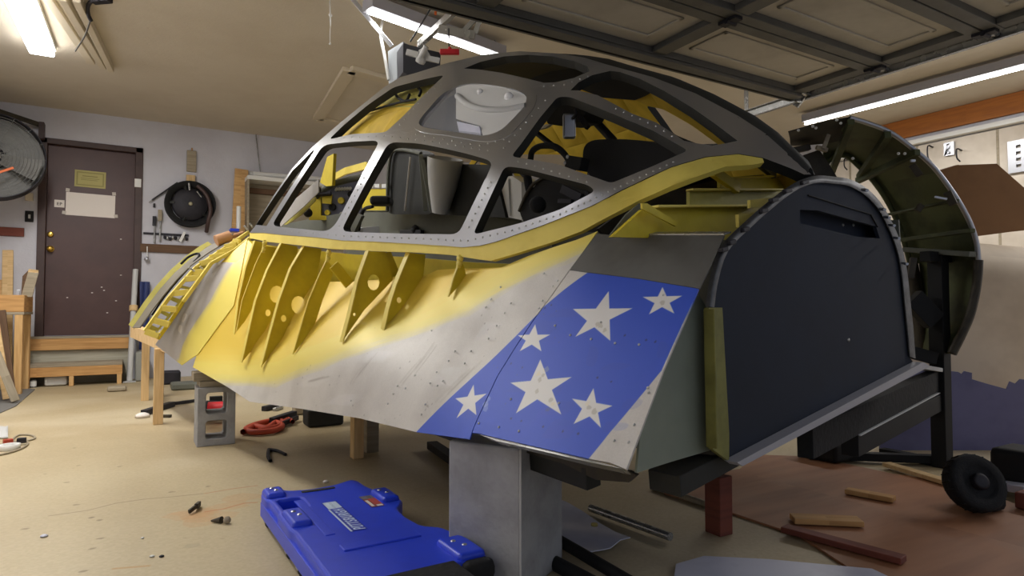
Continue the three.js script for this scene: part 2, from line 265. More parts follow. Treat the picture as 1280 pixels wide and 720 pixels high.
{
  const f = box(X0 - 0.12, X1 + 0.12, -0.12, 0, Z0 - 0.12, Z1 + 0.15), p = f.attributes.position, u = f.attributes.uv;
  for (let i = 0; i < p.count; i++) u.setXY(i, (p.getX(i) - X0) / (X1 - X0), (p.getZ(i) - Z0) / (Z1 - Z0));
  struct('floor', f, M.floor);
  struct('ceiling', box(X0 - 0.12, X1 + 0.12, H, H + 0.12, Z0 - 0.12, Z1 + 0.15), M.ceiling);
  const D = { x0: 0, x1: 0 };
  const dl = onZ(46, 300, Z0), dr = onZ(177, 300, Z0), dt = onZ(110, 178, Z0), sill = onZ(105, 421, Z0).y;
  struct('wall_back', [box(X0, dl.x, 0, H, Z0 - 0.12, Z0), box(dr.x, X1, 0, H, Z0 - 0.12, Z0), box(dl.x, dr.x, dt.y, H, Z0 - 0.12, Z0), box(dl.x, dr.x, 0, sill, Z0 - 0.12, Z0)], M.wall);
  struct('wall_left', box(X0 - 0.12, X0, 0, H, Z0, Z1), M.wall);
  struct('wall_right', box(X1, X1 + 0.12, 0, H, Z0, Z1), M.wall);
  struct('wall_front', [box(X0, -0.95, 0, H, Z1, Z1 + 0.15), box(4.25, X1, 0, H, Z1, Z1 + 0.15), box(-0.95, 4.25, 2.4, H, Z1, Z1 + 0.15)], M.wall);
  struct('driveway', box(-7, 12, -0.14, -0.02, Z1 + 0.15, 9), M.concreteGrey);
  // entry door: frame, leaf, hardware
  const d = new THREE.Group(); d.name = 'door_1'; d.userData.kind = 'structure'; scene.add(d);
  const fw = 0.075, zf = Z0 + 0.02;
  struct('door_frame', [rbox(dl.x, dl.x + fw, sill - 0.02, dt.y, Z0 - 0.11, zf), rbox(dr.x - fw, dr.x, sill, dt.y, Z0 - 0.11, zf), rbox(dl.x, dr.x, dt.y - 0.06, dt.y, Z0 - 0.11, zf)], M.doorFrame, d);
  struct('door_leaf', rbox(dl.x + fw, dr.x - fw, sill + 0.015, dt.y - 0.06, Z0 - 0.1, Z0 - 0.055, 0.003), M.doorBrown, d);
  struct('threshold', rbox(dl.x + 0.02, dr.x - 0.02, sill - 0.03, sill + 0.012, Z0 - 0.11, Z0 + 0.02), M.woodGrey, d);
  const kn = onZ(63, 311, Z0 - 0.05), db = onZ(63, 293, Z0 - 0.05);
  struct('door_knob', lathe([[0.034, 0], [0.034, 0.006], [0.014, 0.012], [0.013, 0.035], [0.026, 0.045], [0.03, 0.06], [0.022, 0.074], [0, 0.078]], kn, V(0, 0, 1)), M.brass, d);
  struct('deadbolt', lathe([[0.03, 0], [0.03, 0.012], [0.022, 0.02], [0, 0.021]], db, V(0, 0, 1)), M.brass, d);
  const st = onZ(172, 229, zf), sp = (a, b, z) => [onZ(a[0], a[1], z), onZ(b[0], b[1], z)];
  struct('strike_plate', rbox(st.x - 0.03, st.x + 0.035, st.y - 0.045, st.y + 0.05, zf - 0.004, zf + 0.004, 0.002), M.white, d);
  const chips = []; for (const [x, y] of [[49, 326], [48, 333], [84, 372], [151, 299], [151, 344], [127, 359], [130, 363], [145, 376], [115, 366], [134, 391]]) { const p = onZ(x, y, Z0 - 0.055); chips.push(rbox(p.x - 0.008, p.x + 0.009, p.y - 0.004, p.y + 0.005, Z0 - 0.057, Z0 - 0.0535, 0.001)); }
  struct('chipped_paint', chips, M.paper, d).userData.kind = 'stuff';
  // papers on the door
  const paper = (name, label, cat, x0, y0, x1, y1, mat, tilt, extra) => {
    const a = onZ(x0, y0, Z0 - 0.054), b = onZ(x1, y1, Z0 - 0.054), t = thing(name, label, cat), w = b.x - a.x, h = a.y - b.y;
    obj('sheet', boxUV(new THREE.BoxGeometry(w, h, 0.003)), mat, t); extra && extra(t, w, h);
    t.position.set((a.x + b.x) / 2, (a.y + b.y) / 2, Z0 - 0.0535); t.rotation.z = tilt; return t;
  };
  const canvasMat = (w, h, draw, r = 0.8) => { const c = document.createElement('canvas'); c.width = w; c.height = h; draw(c.getContext('2d'), w, h); const t = new THREE.CanvasTexture(c); t.colorSpace = THREE.SRGBColorSpace; t.magFilter = THREE.LinearFilter; return std({ map: t, roughness: r }); };
  globalThis.canvasMat = canvasMat;
  const face = (w, h, z) => new THREE.PlaneGeometry(w, h).translate(0, 0, z);
  paper('paper_notice', 'blank white paper sheet taped to the brown door by its corners', 'paper', 82.5, 240, 143.5, 272.5, M.paper, -0.012, (t, w, h) => {
    for (const [sx, sy] of [[-1, 1], [1, 1], [-1, -1], [1, -1]]) obj('tape', rbox(sx * w / 2 - 0.018, sx * w / 2 + 0.018, sy * h / 2 - 0.018, sy * h / 2 + 0.018, 0.0012, 0.003, 0.0008).rotateZ(0.1 * sx), M.tape, t);
  });
  paper('framed_certificate', 'small yellowed certificate taped near the top of the brown door', 'paper', 93.5, 212, 132, 236, std({ color: 0xb5ac70, roughness: 0.8 }), -0.012, (t, w, h) => {
    obj('printed_border', face(w * 0.94, h * 0.9, 0.0018), canvasMat(192, 120, (g, W, Hh) => { g.fillStyle = '#b3aa70'; g.fillRect(0, 0, W, Hh); g.strokeStyle = '#8f8a54'; g.lineWidth = 9; g.strokeRect(10, 10, W - 20, Hh - 20); g.fillStyle = '#8a8450'; g.fillRect(44, 34, 100, 8); g.fillRect(34, 54, 122, 4); g.fillRect(34, 66, 110, 4); }), t);
  });
  paper('door_sign', 'small white sign lettered EP beside the blank paper on the door', 'sign', 68, 249.5, 80.5, 259.5, M.paper, 0, (t, w, h) => {
    obj('lettering', face(w * 0.9, h * 0.9, 0.0018), canvasMat(128, 112, (g, W, Hh) => { g.fillStyle = '#dcd4cc'; g.fillRect(0, 0, W, Hh); g.fillStyle = '#4a4240'; g.font = 'bold 70px sans-serif'; g.textAlign = 'center'; g.textBaseline = 'middle'; g.fillText('EP', W / 2, Hh / 2 + 4); }), t);
  });
  for (const k of scene.children) if (/^(paper_notice|framed_certificate|door_sign)/.test(k.name)) k.children.forEach((m) => { if (m.name === 'printed_border' || m.name === 'lettering') m.geometry.deleteAttribute('uv'), m.geometry.setAttribute('uv', new THREE.PlaneGeometry(1, 1).toNonIndexed().attributes.uv); });
}
{ // the timber steps under the door
  const t = thing('wooden_steps', 'low two-tread wooden steps with open front below the brown door', 'steps');
  const a = onY(24, 484), b = onY(152, 478), zf = -7.92, xl = onZ(24, 470, zf).x, xr = onZ(153, 465, zf).x, top = onZ(90, 447, zf).y;
  const h1 = onZ(90, 456, zf).y, h2 = onZ(90, 470, zf).y, u0 = onZ(100, 422.5, -8.18).y, u1 = onZ(100, 437, -8.18).y;
  obj('tread', rbox(xl, xr, h1 - 0.018, h1 + 0.018, -8.22, zf, 0.004), M.woodGrey, t);
  obj('front_board', rbox(xl, xr, h2, h1 - 0.018, zf - 0.03, zf, 0.004), M.wood, t);
  for (const [x0, x1] of [[23, 29], [86, 92], [146, 152]]) obj('leg', rbox(onZ(x0, 475, zf).x, onZ(x1, 475, zf).x, 0, h2, zf - 0.09, zf - 0.003, 0.004), M.woodV, t);
  obj('landing_board', rbox(onZ(33, 430, -8.18).x, onZ(161, 430, -8.18).x, u1, u0, -8.215, -8.18, 0.004), M.wood, t);
  obj('landing_tread', rbox(onZ(33, 430, -8.18).x, onZ(161, 430, -8.18).x, u0 - 0.002, u0 + 0.018, -8.39, -8.175, 0.004), M.woodGrey, t);
  obj('riser', rbox(onZ(33, 430, -8.2).x, onZ(161, 430, -8.2).x, 0, u1, -8.26, -8.235, 0.004), std({ map: woodTex(0xb3ae9c, 0x95907e, 48), roughness: 0.8 }), t);
  for (const x of [xl + 0.02, xr - 0.02]) obj('stringer', rbox(x - 0.02, x + 0.02, 0, h1 - 0.018, -8.23, zf - 0.09, 0.004), M.woodDark, t);
  settle(t);
  single('storage_bin', 'shallow white plastic bin pushed under the wooden steps', 'bin', [rbox(onZ(55, 475, -8).x, onZ(84, 475, -8).x, 0.005, onZ(70, 470, -8).y, -8.2, -8, 0.02)], M.white);
  const c = thing('tin_can', 'small tin can on the floor under the left end of the wooden steps', 'can'), p = onY(46, 481);
  obj('can_body', lathe([[0, 0], [0.025, 0], [0.027, 0.004], [0.027, 0.075], [0.025, 0.078], [0, 0.074]], V(p.x, 0, -7.98), V(0, 1, 0)), M.galv, c); obj('can_label', lathe([[0.0274, 0.015], [0.0278, 0.02], [0.0278, 0.06], [0.0274, 0.065]], V(p.x, 0, -7.98), V(0, 1, 0)), M.white, c); settle(c);
}
// rectangles of the back wall: a box between two pixels on the plane z
const wallBox = (x0, y0, x1, y1, z0, z1, r = 0.004) => { const ym = (y0 + y1) / 2, xm = (x0 + x1) / 2; return rbox(onZ(x0, ym, z1).x, onZ(x1, ym, z1).x, onZ(xm, y1, z1).y, onZ(xm, y0, z1).y, z0, z1, r); };
{
  const zw = Z0 + 0.001;
  // left of the door
  single('wall_box', 'small tan box fixed to the wall left of the door frame', 'wall box', wallBox(31, 241, 41, 250.5, zw, Z0 + 0.05), M.ceilingTrim);
  const sw = thing('light_switch', 'black wall switch plate left of the door frame', 'switch'); obj('plate', wallBox(31, 263.5, 42, 277.5, zw, Z0 + 0.012), M.black, sw); obj('toggle', wallBox(35, 268, 38, 273, Z0 + 0.01, Z0 + 0.028), M.lightGrey, sw); settle(sw);
  single('wall_strip', 'reddish brown wooden strip screwed to the wall left of the door', 'board', wallBox(-6, 284, 30, 295, zw, Z0 + 0.025), M.woodRed);
  // wall-hung shop fan
  const fz = Z0 + 0.62, fc = onZ(-8, 196, fz), fan = thing('shop_fan', 'big round grey shop fan on a wall arm at the left edge', 'fan'), R = 53 * fc.clone().sub(CAM).dot(FWD) / FOCAL, axis = V(0.1, 0.03, 1).normalize();
  const ring = (r, y, t = 0.006) => new THREE.TorusGeometry(r, t, 6, 48).applyMatrix4(new THREE.Matrix4().makeBasis(V(1, 0, -0.1).normalize(), V(0, 1, 0), axis)).translate(fc.x + axis.x * y, fc.y + axis.y * y, fc.z + axis.z * y);
  const wires = []; for (let k = 1; k < 14; k++) wires.push(ring(R * k / 14, 0.1 - 0.03 * (k / 14) ** 2, 0.0025)); for (let k = 0; k < 16; k++) { const a = k / 16 * 6.283, e = V(Math.cos(a), Math.sin(a), 0); wires.push(rod(fc.clone().addScaledVector(axis, 0.1), fc.clone().addScaledVector(e, R).addScaledVector(axis, 0.06), 0.0025, 0.0025, 5)); }
  obj('cage', wires, M.smoke, fan); obj('drum', lathe([[R, -0.09], [R + 0.008, -0.085], [R + 0.008, 0.075], [R, 0.08], [R - 0.006, 0.07], [R - 0.006, -0.08], [R, -0.09]], fc, axis, 48), M.darkMetal, fan);
  obj('back_grille', lathe([[0, -0.075], [R - 0.01, -0.075], [R - 0.01, -0.08], [0, -0.08]], fc, axis, 40), M.smoke, fan);
  for (let k = 0; k < 3; k++) { const a = k * 2.094 - 0.25, e = V(Math.cos(a), Math.sin(a), 0), q = V(-Math.sin(a), Math.cos(a), 0), pt = (r, w, y) => fc.clone().addScaledVector(e, r).addScaledVector(q, w).addScaledVector(axis, y); obj('blade', slab([pt(0.05, -0.05, 0), pt(R * 0.9, -0.12, 0.02), pt(R * 0.92, 0.1, 0.02), pt(0.05, 0.05, 0)].map((v) => v), axis.clone().multiplyScalar(0.006)), M.smoke, fan); }
  obj('motor', lathe([[0, -0.14], [0.09, -0.14], [0.1, -0.1], [0.1, -0.01], [0.05, 0.02], [0, 0.025]], fc, axis), M.darkMetal, fan);
  const s0 = onZ(-6, 217, fz + 0.12), s1 = onZ(17, 209.5, fz + 0.12); obj('ribbon', bar(s0, s1, 0.022, 0.004, V(0, 1, 0)), M.orange, fan);
  const a1 = onZ(50, 156, Z0 + 0.08), a0 = onZ(-20, 133, fz); obj('arm', bar(a1, a0, 0.045, 0.03), M.oliveDark, fan);
  obj('wall_bracket', wallBox(48, 152, 55, 173, zw, Z0 + 0.12), M.doorFrame, fan); obj('tilt_knob', [rod(onZ(36, 207, fz), onZ(43, 214, fz - 0.05), 0.02), bar(onZ(39, 212, fz), onZ(40, 226, fz), 0.016, 0.016)], M.black, fan);
  obj('yoke', [bar(a0, fc.clone().addScaledVector(axis, -0.12), 0.04, 0.03), bar(a0, fc.clone().add(V(0, R + 0.01, 0)), 0.03, 0.03)], M.darkMetal, fan); settle(fan);
  // right of the door
  const wb = (x0, y0, x1, y1, d, d0 = 0) => wallBox(x0, y0, x1, y1, zw + d0, Z0 + d);
  const hb = thing('hook_block', 'narrow brown wooden hook block nailed above the black fan shroud', 'wooden block'); obj('block', wb(233.5, 188, 245.5, 214.5, 0.03), M.woodGrey, hb); obj('nail', rod(onZ(240, 188, Z0 + 0.015), onZ(240, 185, Z0 + 0.015), 0.008), M.wood, hb); settle(hb);
  single('pale_block', 'short pale wooden block just above the black fan shroud', 'wooden block', wb(233, 218.5, 244, 227, 0.05), M.woodPale);
  const sc = onZ(237, 256, Z0 + 0.02), sh = thing('fan_shroud', 'round black fan shroud hung on the wall right of the door', 'fan shroud'), SR = (onZ(269.5, 256, Z0 + 0.06).x - onZ(205, 256, Z0 + 0.06).x) / 2;
  sc.x = (onZ(269.5, 256, Z0 + 0.06).x + onZ(205, 256, Z0 + 0.06).x) / 2;
  obj('outer_ring', lathe([[SR * 0.98, 0], [SR, 0.01], [SR, 0.09], [SR * 0.96, 0.1], [SR * 0.78, 0.06], [SR * 0.74, 0.02], [SR * 0.74, 0]], sc, V(0, 0, 1), 40), M.rubber, sh);
  obj('plate', lathe([[SR * 0.72, 0.03], [SR * 0.66, 0.07], [SR * 0.3, 0.085], [SR * 0.12, 0.09], [0, 0.09]], sc, V(0, 0, 1), 40), M.darkMetal, sh);
  obj('hub', lathe([[0.022, 0.088], [0.022, 0.1], [0.012, 0.106], [0, 0.106]], sc, V(0, 0, 1)), std({ color: 0x9a9478, roughness: 0.6 }), sh);
  for (let k = 0; k < 5; k++) { const a = k * 1.257 + 0.6; obj('slot_rib', bar(V(sc.x + Math.cos(a) * SR * 0.6, sc.y + Math.sin(a) * SR * 0.6, sc.z + 0.07), V(sc.x + Math.cos(a) * SR * 0.8, sc.y + Math.sin(a) * SR * 0.8, sc.z + 0.05), 0.03, 0.02), M.liner, sh); }
  obj('clip', [bar(onZ(236, 229, Z0 + 0.11), onZ(237, 238, Z0 + 0.11), 0.02, 0.03), bar(onZ(246, 239, Z0 + 0.1), onZ(252, 247, Z0 + 0.1), 0.012, 0.012)], M.galv, sh); settle(sh);
  const wr = thing('pry_bar', 'long thin dark pry bar hung aslant behind the left of the black shroud', 'pry bar'); obj('shaft', bar(onZ(190, 250, Z0 + 0.03), onZ(222, 228, Z0 + 0.03), 0.016, 0.016), M.darkMetal, wr); obj('tip', bar(onZ(186, 253, Z0 + 0.03), onZ(191, 249.5, Z0 + 0.03), 0.01, 0.01), M.galv, wr); settle(wr);
  single('wall_hook', 'tiny dark hook on the wall under the end of the long pry bar', 'hook', wb(191.5, 254, 194, 259, 0.03), M.darkMetal);
  single('strap', 'dark brown leather strap hanging down the right side of the black shroud', 'strap', tube([onZ(247, 232, Z0 + 0.12), onZ(258, 244, Z0 + 0.15), onZ(263, 262, Z0 + 0.15), onZ(260, 278, Z0 + 0.13), onZ(258, 290, Z0 + 0.05)], 0.022), M.doorFrame);
  const tool = (name, label, cat, x, y0, y1, w, mat) => { const t = thing(name, label, cat); obj('handle', wb(x - w, y0, x + w, y0 + (y1 - y0) * 0.35, 0.05, 0.02), mat, t); obj('blade', wb(x - w * 0.45, y0 + (y1 - y0) * 0.33, x + w * 0.45, y1, 0.035, 0.02), M.galv, t); settle(t); };
  tool('screwdriver', 'thin dark handled screwdriver hung leftmost under the pry bar', 'screwdriver', 193, 270, 304, 2.4, M.darkMetal);
  tool('file', 'wide grey file hung between the screwdriver and the black shroud', 'file', 200, 262, 302, 2.6, M.woodGrey);
  const rk = thing('socket_rail', 'thin dark socket rail below the black fan shroud', 'socket rail'); obj('rail', wb(179, 291.5, 236, 294, 0.02), M.darkMetal, rk); for (let k = 0; k < 9; k++) obj('socket', lathe([[0, 0], [0.014, 0], [0.014, 0.03], [0.008, 0.04], [0, 0.04]], onZ(206 + k * 3.4, 294.5 + (k % 3), Z0 + 0.025), V(0, -1, 0), 10), k % 2 ? M.galv : M.darkMetal, rk); settle(rk);
  single('paint_stick', 'small white stick clipped aslant across the socket rail', 'stick', bar(onZ(231, 290, Z0 + 0.045), onZ(225, 302, Z0 + 0.045), 0.03, 0.008), M.white);
  single('hook_rail', 'long dark brown wooden rail across the wall below the socket rail', 'rail', wb(175, 306, 252, 316, 0.03), M.woodDark);
  const sq = thing('ladle', 'small steel ladle hanging from the dark brown rail beside the door', 'ladle'); obj('handle', bar(onZ(184, 308, Z0 + 0.04), onZ(184, 321, Z0 + 0.04), 0.01, 0.01, V(1, 0, 0)), M.white, sq); obj('bowl', ball(onZ(183.5, 324, Z0 + 0.05), 0.026), M.aluBar, sq); settle(sq);
  // far bits beside the aircraft
  const lp = onY(299, 470); single('timber_post', 'tall orange-brown timber post leaning against the back wall', 'timber', [bar(onZ(302, 212, Z0 + 0.04), V(onZ(295, 300, Z0 + 0.1).x - 0.06, 0, Z0 + 0.25), 0.15, 0.05, V(1, 0, 0))], M.woodV);
  const shf = thing('wall_cabinet', 'open tan wall shelf with white front edge behind the canopy', 'shelf'); const sx0 = onZ(309, 250, Z0 + 0.3).x, sx1 = onZ(430, 250, Z0 + 0.3).x, sy1 = onZ(340, 224.5, Z0 + 0.3).y, sy0 = onZ(330, 310, Z0 + 0.3).y;
  obj('top_board', rbox(sx0, sx1, sy1 - 0.02, sy1 + 0.03, zw, Z0 + 0.3), M.white, shf); obj('back_board', rbox(sx0, sx1, sy0, sy1 - 0.02, zw, Z0 + 0.02), M.woodGrey, shf); obj('bottom_board', rbox(sx0, sx1, sy0 - 0.03, sy0, zw, Z0 + 0.3), M.woodGrey, shf);
  obj('rail', rbox(sx0, sx1, onZ(330, 243, Z0 + 0.05).y, onZ(330, 236, Z0 + 0.05).y, Z0 + 0.02, Z0 + 0.06), M.woodDark, shf); for (const x of [sx0, sx1 - 0.025]) obj('side_board', rbox(x, x + 0.025, sy0, sy1 - 0.02, zw, Z0 + 0.3), M.woodGrey, shf); settle(shf);
  const tb = thing('tube_lamp', 'unlit white tube lamp lying on the tan wall shelf', 'lamp'); obj('tube', rod(onZ(314, 220, Z0 + 0.2), onZ(420, 228, Z0 + 0.2), 0.03), M.white, tb); obj('end_cap', rod(onZ(312, 220, Z0 + 0.2), onZ(316, 220.3, Z0 + 0.2), 0.034), M.lightGrey, tb); settle(tb); tb.position.y = sy1 + 0.03;
  single('hanging_cable', 'thin grey cable hanging down the white back wall left of the canopy', 'cord', tube([onZ(318.5, 149, Z0 + 0.02), onZ(321, 180, Z0 + 0.015), onZ(326, 221, Z0 + 0.02)], 0.006, 5), M.galv);
  const cl = thing('paint_roller', 'white handled roller with blue foot standing by the timber post', 'roller'); const c0 = onZ(298.5, 258, Z0 + 0.35); obj('handle', rod(c0, onZ(298, 286, Z0 + 0.35), 0.025), M.white, cl); obj('foot', wallBox(288, 285.5, 299, 289, Z0 + 0.28, Z0 + 0.42), M.plasticBlue, cl); obj('shaft', rod(onZ(298, 286, Z0 + 0.35), V(c0.x, 0, c0.z), 0.012), M.galv, cl); settle(cl);
  // to the right of the steps
  const pole = thing('prop_pole', 'pale grey steel prop pole leaning on the door frame right of the steps', 'pole'); const pb = V(onZ(162, 470, -8.02).x, 0, -8.02), pt = onZ(169.5, 337, Z0 + 0.05); obj('tube', rod(pb.clone().add(V(0, 0.012, 0)), pt, 0.028), M.lightGrey, pole); obj('collar', rod(pb.clone().lerp(pt, 0.62), pb.clone().lerp(pt, 0.67), 0.042), M.woodPale, pole); obj('foot', rbox(pb.x - 0.06, pb.x + 0.06, 0, 0.014, pb.z - 0.05, pb.z + 0.05), M.lightGrey, pole); settle(pole);
  single('blue_tarp', 'folded dark blue tarp hanging on the wall right of the prop pole', 'tarp', [sheet([0, 1, 2, 3].map((i) => [0, 1, 2, 3, 4, 5, 6].map((j) => V(onZ(174.5 + j * 2, 400, Z0 + 0.08).x, onZ(178, 352, Z0 + 0.08).y * (1 - i / 3) + i / 3 * onZ(178, 437, Z0 + 0.08).y, Z0 + 0.06 + 0.02 * Math.sin(j * 2 + i)))), 0.01)].map(whole), std({ color: 0x303c6c, roughness: 0.6 }));
  single('plaster_bucket', 'grey white square bucket on the floor under the blue tarp', 'bucket', [rbox(onZ(169, 455, -8.1).x, onZ(184, 455, -8.1).x, 0, onZ(170, 440, -8.1).y, -8.35, -8.08, 0.02)], std({ color: 0x93938a, roughness: 0.7 }));
}
{ // left edge: bench end with lumber and a wooden toolbox
  const z = -7.35, t = thing('work_bench', 'timber work bench end at the left edge beside the steps', 'bench');
  const top = onZ(20, 386, z).y, xr = onZ(30, 380, z).x;
  obj('top_beam', rbox(-1.58, xr, top - 0.03, onZ(30, 366, z).y - 0.02, z - 0.6, z - 0.02, 0.006), M.wood, t);
  obj('shelf_board', rbox(-1.58, onZ(27, 388, z).x + 0.02, top - 0.055, top - 0.03, z - 0.6, z, 0.004), M.woodGrey, t);
  for (const zz of [z - 0.085, z - 0.55]) obj('leg', rbox(onZ(17, 440, z).x, onZ(27.5, 440, z).x, 0, top - 0.055, zz, zz + 0.085, 0.005), M.woodV, t);
  obj('leg', rbox(-1.57, -1.48, 0, top - 0.055, z - 0.55, z - 0.46, 0.005), M.woodV, t);
  settle(t);
  const bt = onZ(30, 366, z).y - 0.02;
  const tb = thing('wooden_tray', 'tilted olive wooden tool tray standing on the left bench', 'tray'), p = (x, y, dz) => onZ(x, y, z - 0.2 + dz);
  obj('side', slab([p(26, 373, 0), p(35, 342, 0), p(48, 343, 0), p(40, 373, 0)], V(0, 0, -0.03)), M.woodGrey, tb); obj('rim', slab([p(35, 342, -0.03), p(36, 339.5, -0.12), p(48, 341, -0.12), p(48, 343.5, -0.03)], V(0, 0.012, 0)), M.woodPale, tb); obj('base', slab([p(26, 373, -0.03), p(28, 347, -0.09), p(36, 339, -0.09), p(40, 372, -0.09)], V(0, 0, -0.02)), M.woodDark, tb);
  obj('clamp', bar(p(22, 371, 0.04), p(23, 364, 0.04), 0.03, 0.02), M.aluBar, tb); settle(tb); tb.position.y += 0.014;
  const plank = (label, x0, y0, x1, z1, w, th, mat) => single('leaning_plank', label, 'plank', [bar(onZ(x0, y0, z1 - 0.1), V(onZ(x1, 480, z1 + 0.25).x, 0.005, z1 + 0.25), w, th, V(1, 0, 0))], mat, 'planks leaning at the left bench');
  plank('tallest pale plank leaning behind the left bench', 10, 313, 8, z - 0.95, 0.09, 0.035, M.woodPale);
  plank('orange plank leaning at the far left edge beside the tallest pale plank', -4, 350, -16, z - 0.95, 0.12, 0.03, M.woodV);
  const low = (label, a, b, w, mat, z) => single('leaning_plank', label, 'plank', [bar(onZ(a[0], a[1], z), V(onZ(b[0], b[1], z + 0.1).x, 0.02, z + 0.1), w, 0.03, V(1, 0, 0))], mat, 'planks leaning at the left bench');
  low('dark weathered plank slanting in front of the left bench', [1, 388], [14, 486], 0.07, M.woodDark, -7.2);
  low('yellow pine plank slanting lowest at the left edge', [-8, 392], [10, 470], 0.06, M.woodPale, -7.0);
  low('grey scrap plank lying lowest in front of the bench leg', [-5, 440], [20, 488], 0.06, M.woodGrey, -6.8);
}
{ // ceiling: lamps, boards, hatch, strings
  const lamp = (name, label, k, build) => { const t = thing(name, label, 'lamp'); build(t, LAMPS[k]); settle(t); };
  const panel = (t, { a, b, w }) => {
    obj('diffuser', bar(a.clone().add(V(0, 0.02, 0)), b.clone().add(V(0, 0.02, 0)), 0.05, w, V(0, 1, 0), 0.012), M.glow, t); obj('housing', bar(a.clone().add(V(0, 0.066, 0.01)), b.clone().add(V(0, 0.066, -0.01)), 0.04, w + 0.02), M.white, t);
  };
  lamp('ceiling_lamp', 'bright flat ceiling lamp at the upper left corner', 'left', panel);
  lamp('ceiling_lamp', 'ceiling lamp over the left of the garage nearest the doorway', 'left_near', panel);
  const shop = (t, { a, b, w }) => {
    obj('tube', bar(a.clone().add(V(0, 0.02, 0)), b.clone().add(V(0, 0.02, 0)), 0.025, w * 0.95, V(0, 1, 0), 0.011), M.glow, t);
    const d = b.clone().sub(a), s = d.clone().cross(V(0, 1, 0)).normalize();
    obj('housing', bar(a.clone().add(V(0, 0.075, 0)), b.clone().add(V(0, 0.075, 0)), 0.08, w + 0.1), M.fixture, t);
    for (const k of [0.06, 0.94]) obj('hanger', tube([a.clone().addScaledVector(d, k).add(V(0, 0.11, 0)), a.clone().addScaledVector(d, k).add(V(0.015, 0.135, 0.01)), a.clone().addScaledVector(d, k).add(V(0, H - a.y, 0))], 0.004, 5), M.galv, t);
  };
  lamp('shop_light', 'long tube shop light hanging behind the garage opener', 'middle', shop);
  lamp('shop_light', 'thin bright tube light on the ceiling at the right', 'right', shop);
  lamp('shop_light', 'tube light on the right ceiling nearest the garage doorway', 'right_near', shop);
  const onC = (x, y, d = 0) => onY(x, y, H - d);
  const strip = (label, a, b, w, h) => single('ceiling_batten', label, 'batten', [bar(onC(...a).add(V(0, -h / 2 - 0.002, 0)), onC(...b).add(V(0, -h / 2 - 0.002, 0)), h, w)], M.ceilingTrim, 'battens on the ceiling');
  strip('leftmost of the three tan battens on the ceiling', [58, -8], [114, 76], 0.06, 0.03); strip('middle one of the three tan ceiling battens', [78, -8], [129, 80], 0.05, 0.05); strip('rightmost of the three tan ceiling battens', [96, -8], [139, 82], 0.045, 0.06);
  const hk = thing('ceiling_hook', 'dark hook with a hanging wire beside the ceiling battens', 'hook'); obj('hook', tube([onC(125, 0, 0.03), onC(114, 2, 0.02), onC(110, 8, 0.03), onC(111, 20, 0.06), onC(114, 26, 0.08)], 0.014, 6), M.darkMetal, hk); obj('wire', tube([onC(113, 26, 0.08), onC(106, 45, 0.09), onC(94, 64, 0.1)], 0.006, 5), M.oliveDark, hk); obj('mount', bar(onC(116, 1, 0.02), onC(138, -1, 0.02), 0.04, 0.05), M.darkMetal, hk); settle(hk);
  const ah = thing('attic_hatch', 'tan framed attic hatch in the ceiling left of the canopy', 'hatch'), q = [onC(437, 84), onC(398, 146), onC(540, 170), onC(560, 118)];
  q[2] = q[1].clone().add(q[3].clone().sub(q[0]).multiplyScalar(1)); const bw = 0.12;
  for (const [a, b] of [[q[0], q[1]], [q[1], q[2]], [q[2], q[3]], [q[3], q[0]]]) obj('frame_board', bar(a.clone().add(V(0, -0.02, 0)), b.clone().add(V(0, -0.02, 0)), 0.04, bw), M.ceilingTrim, ah);
  obj('panel', slab(q.map((v) => v.clone().add(V(0, -0.001, 0))), V(0, -0.008, 0)), M.ceiling, ah); settle(ah);
  single('pull_string', 'knotted white pull string hanging from the ceiling left of the opener', 'string', [tube([onC(412, -12), at(412.5, 10, 4.1), at(413, 32, 4.1)], 0.004, 5), ball(at(413, 19, 4.1), 0.012, 6), tube([at(413, 32, 4.1), at(412.5, 45, 4.1), at(412.5, 56, 4.1)], 0.0015, 4), ball(at(412.5, 55, 4.1), 0.007, 6)], M.white);
}
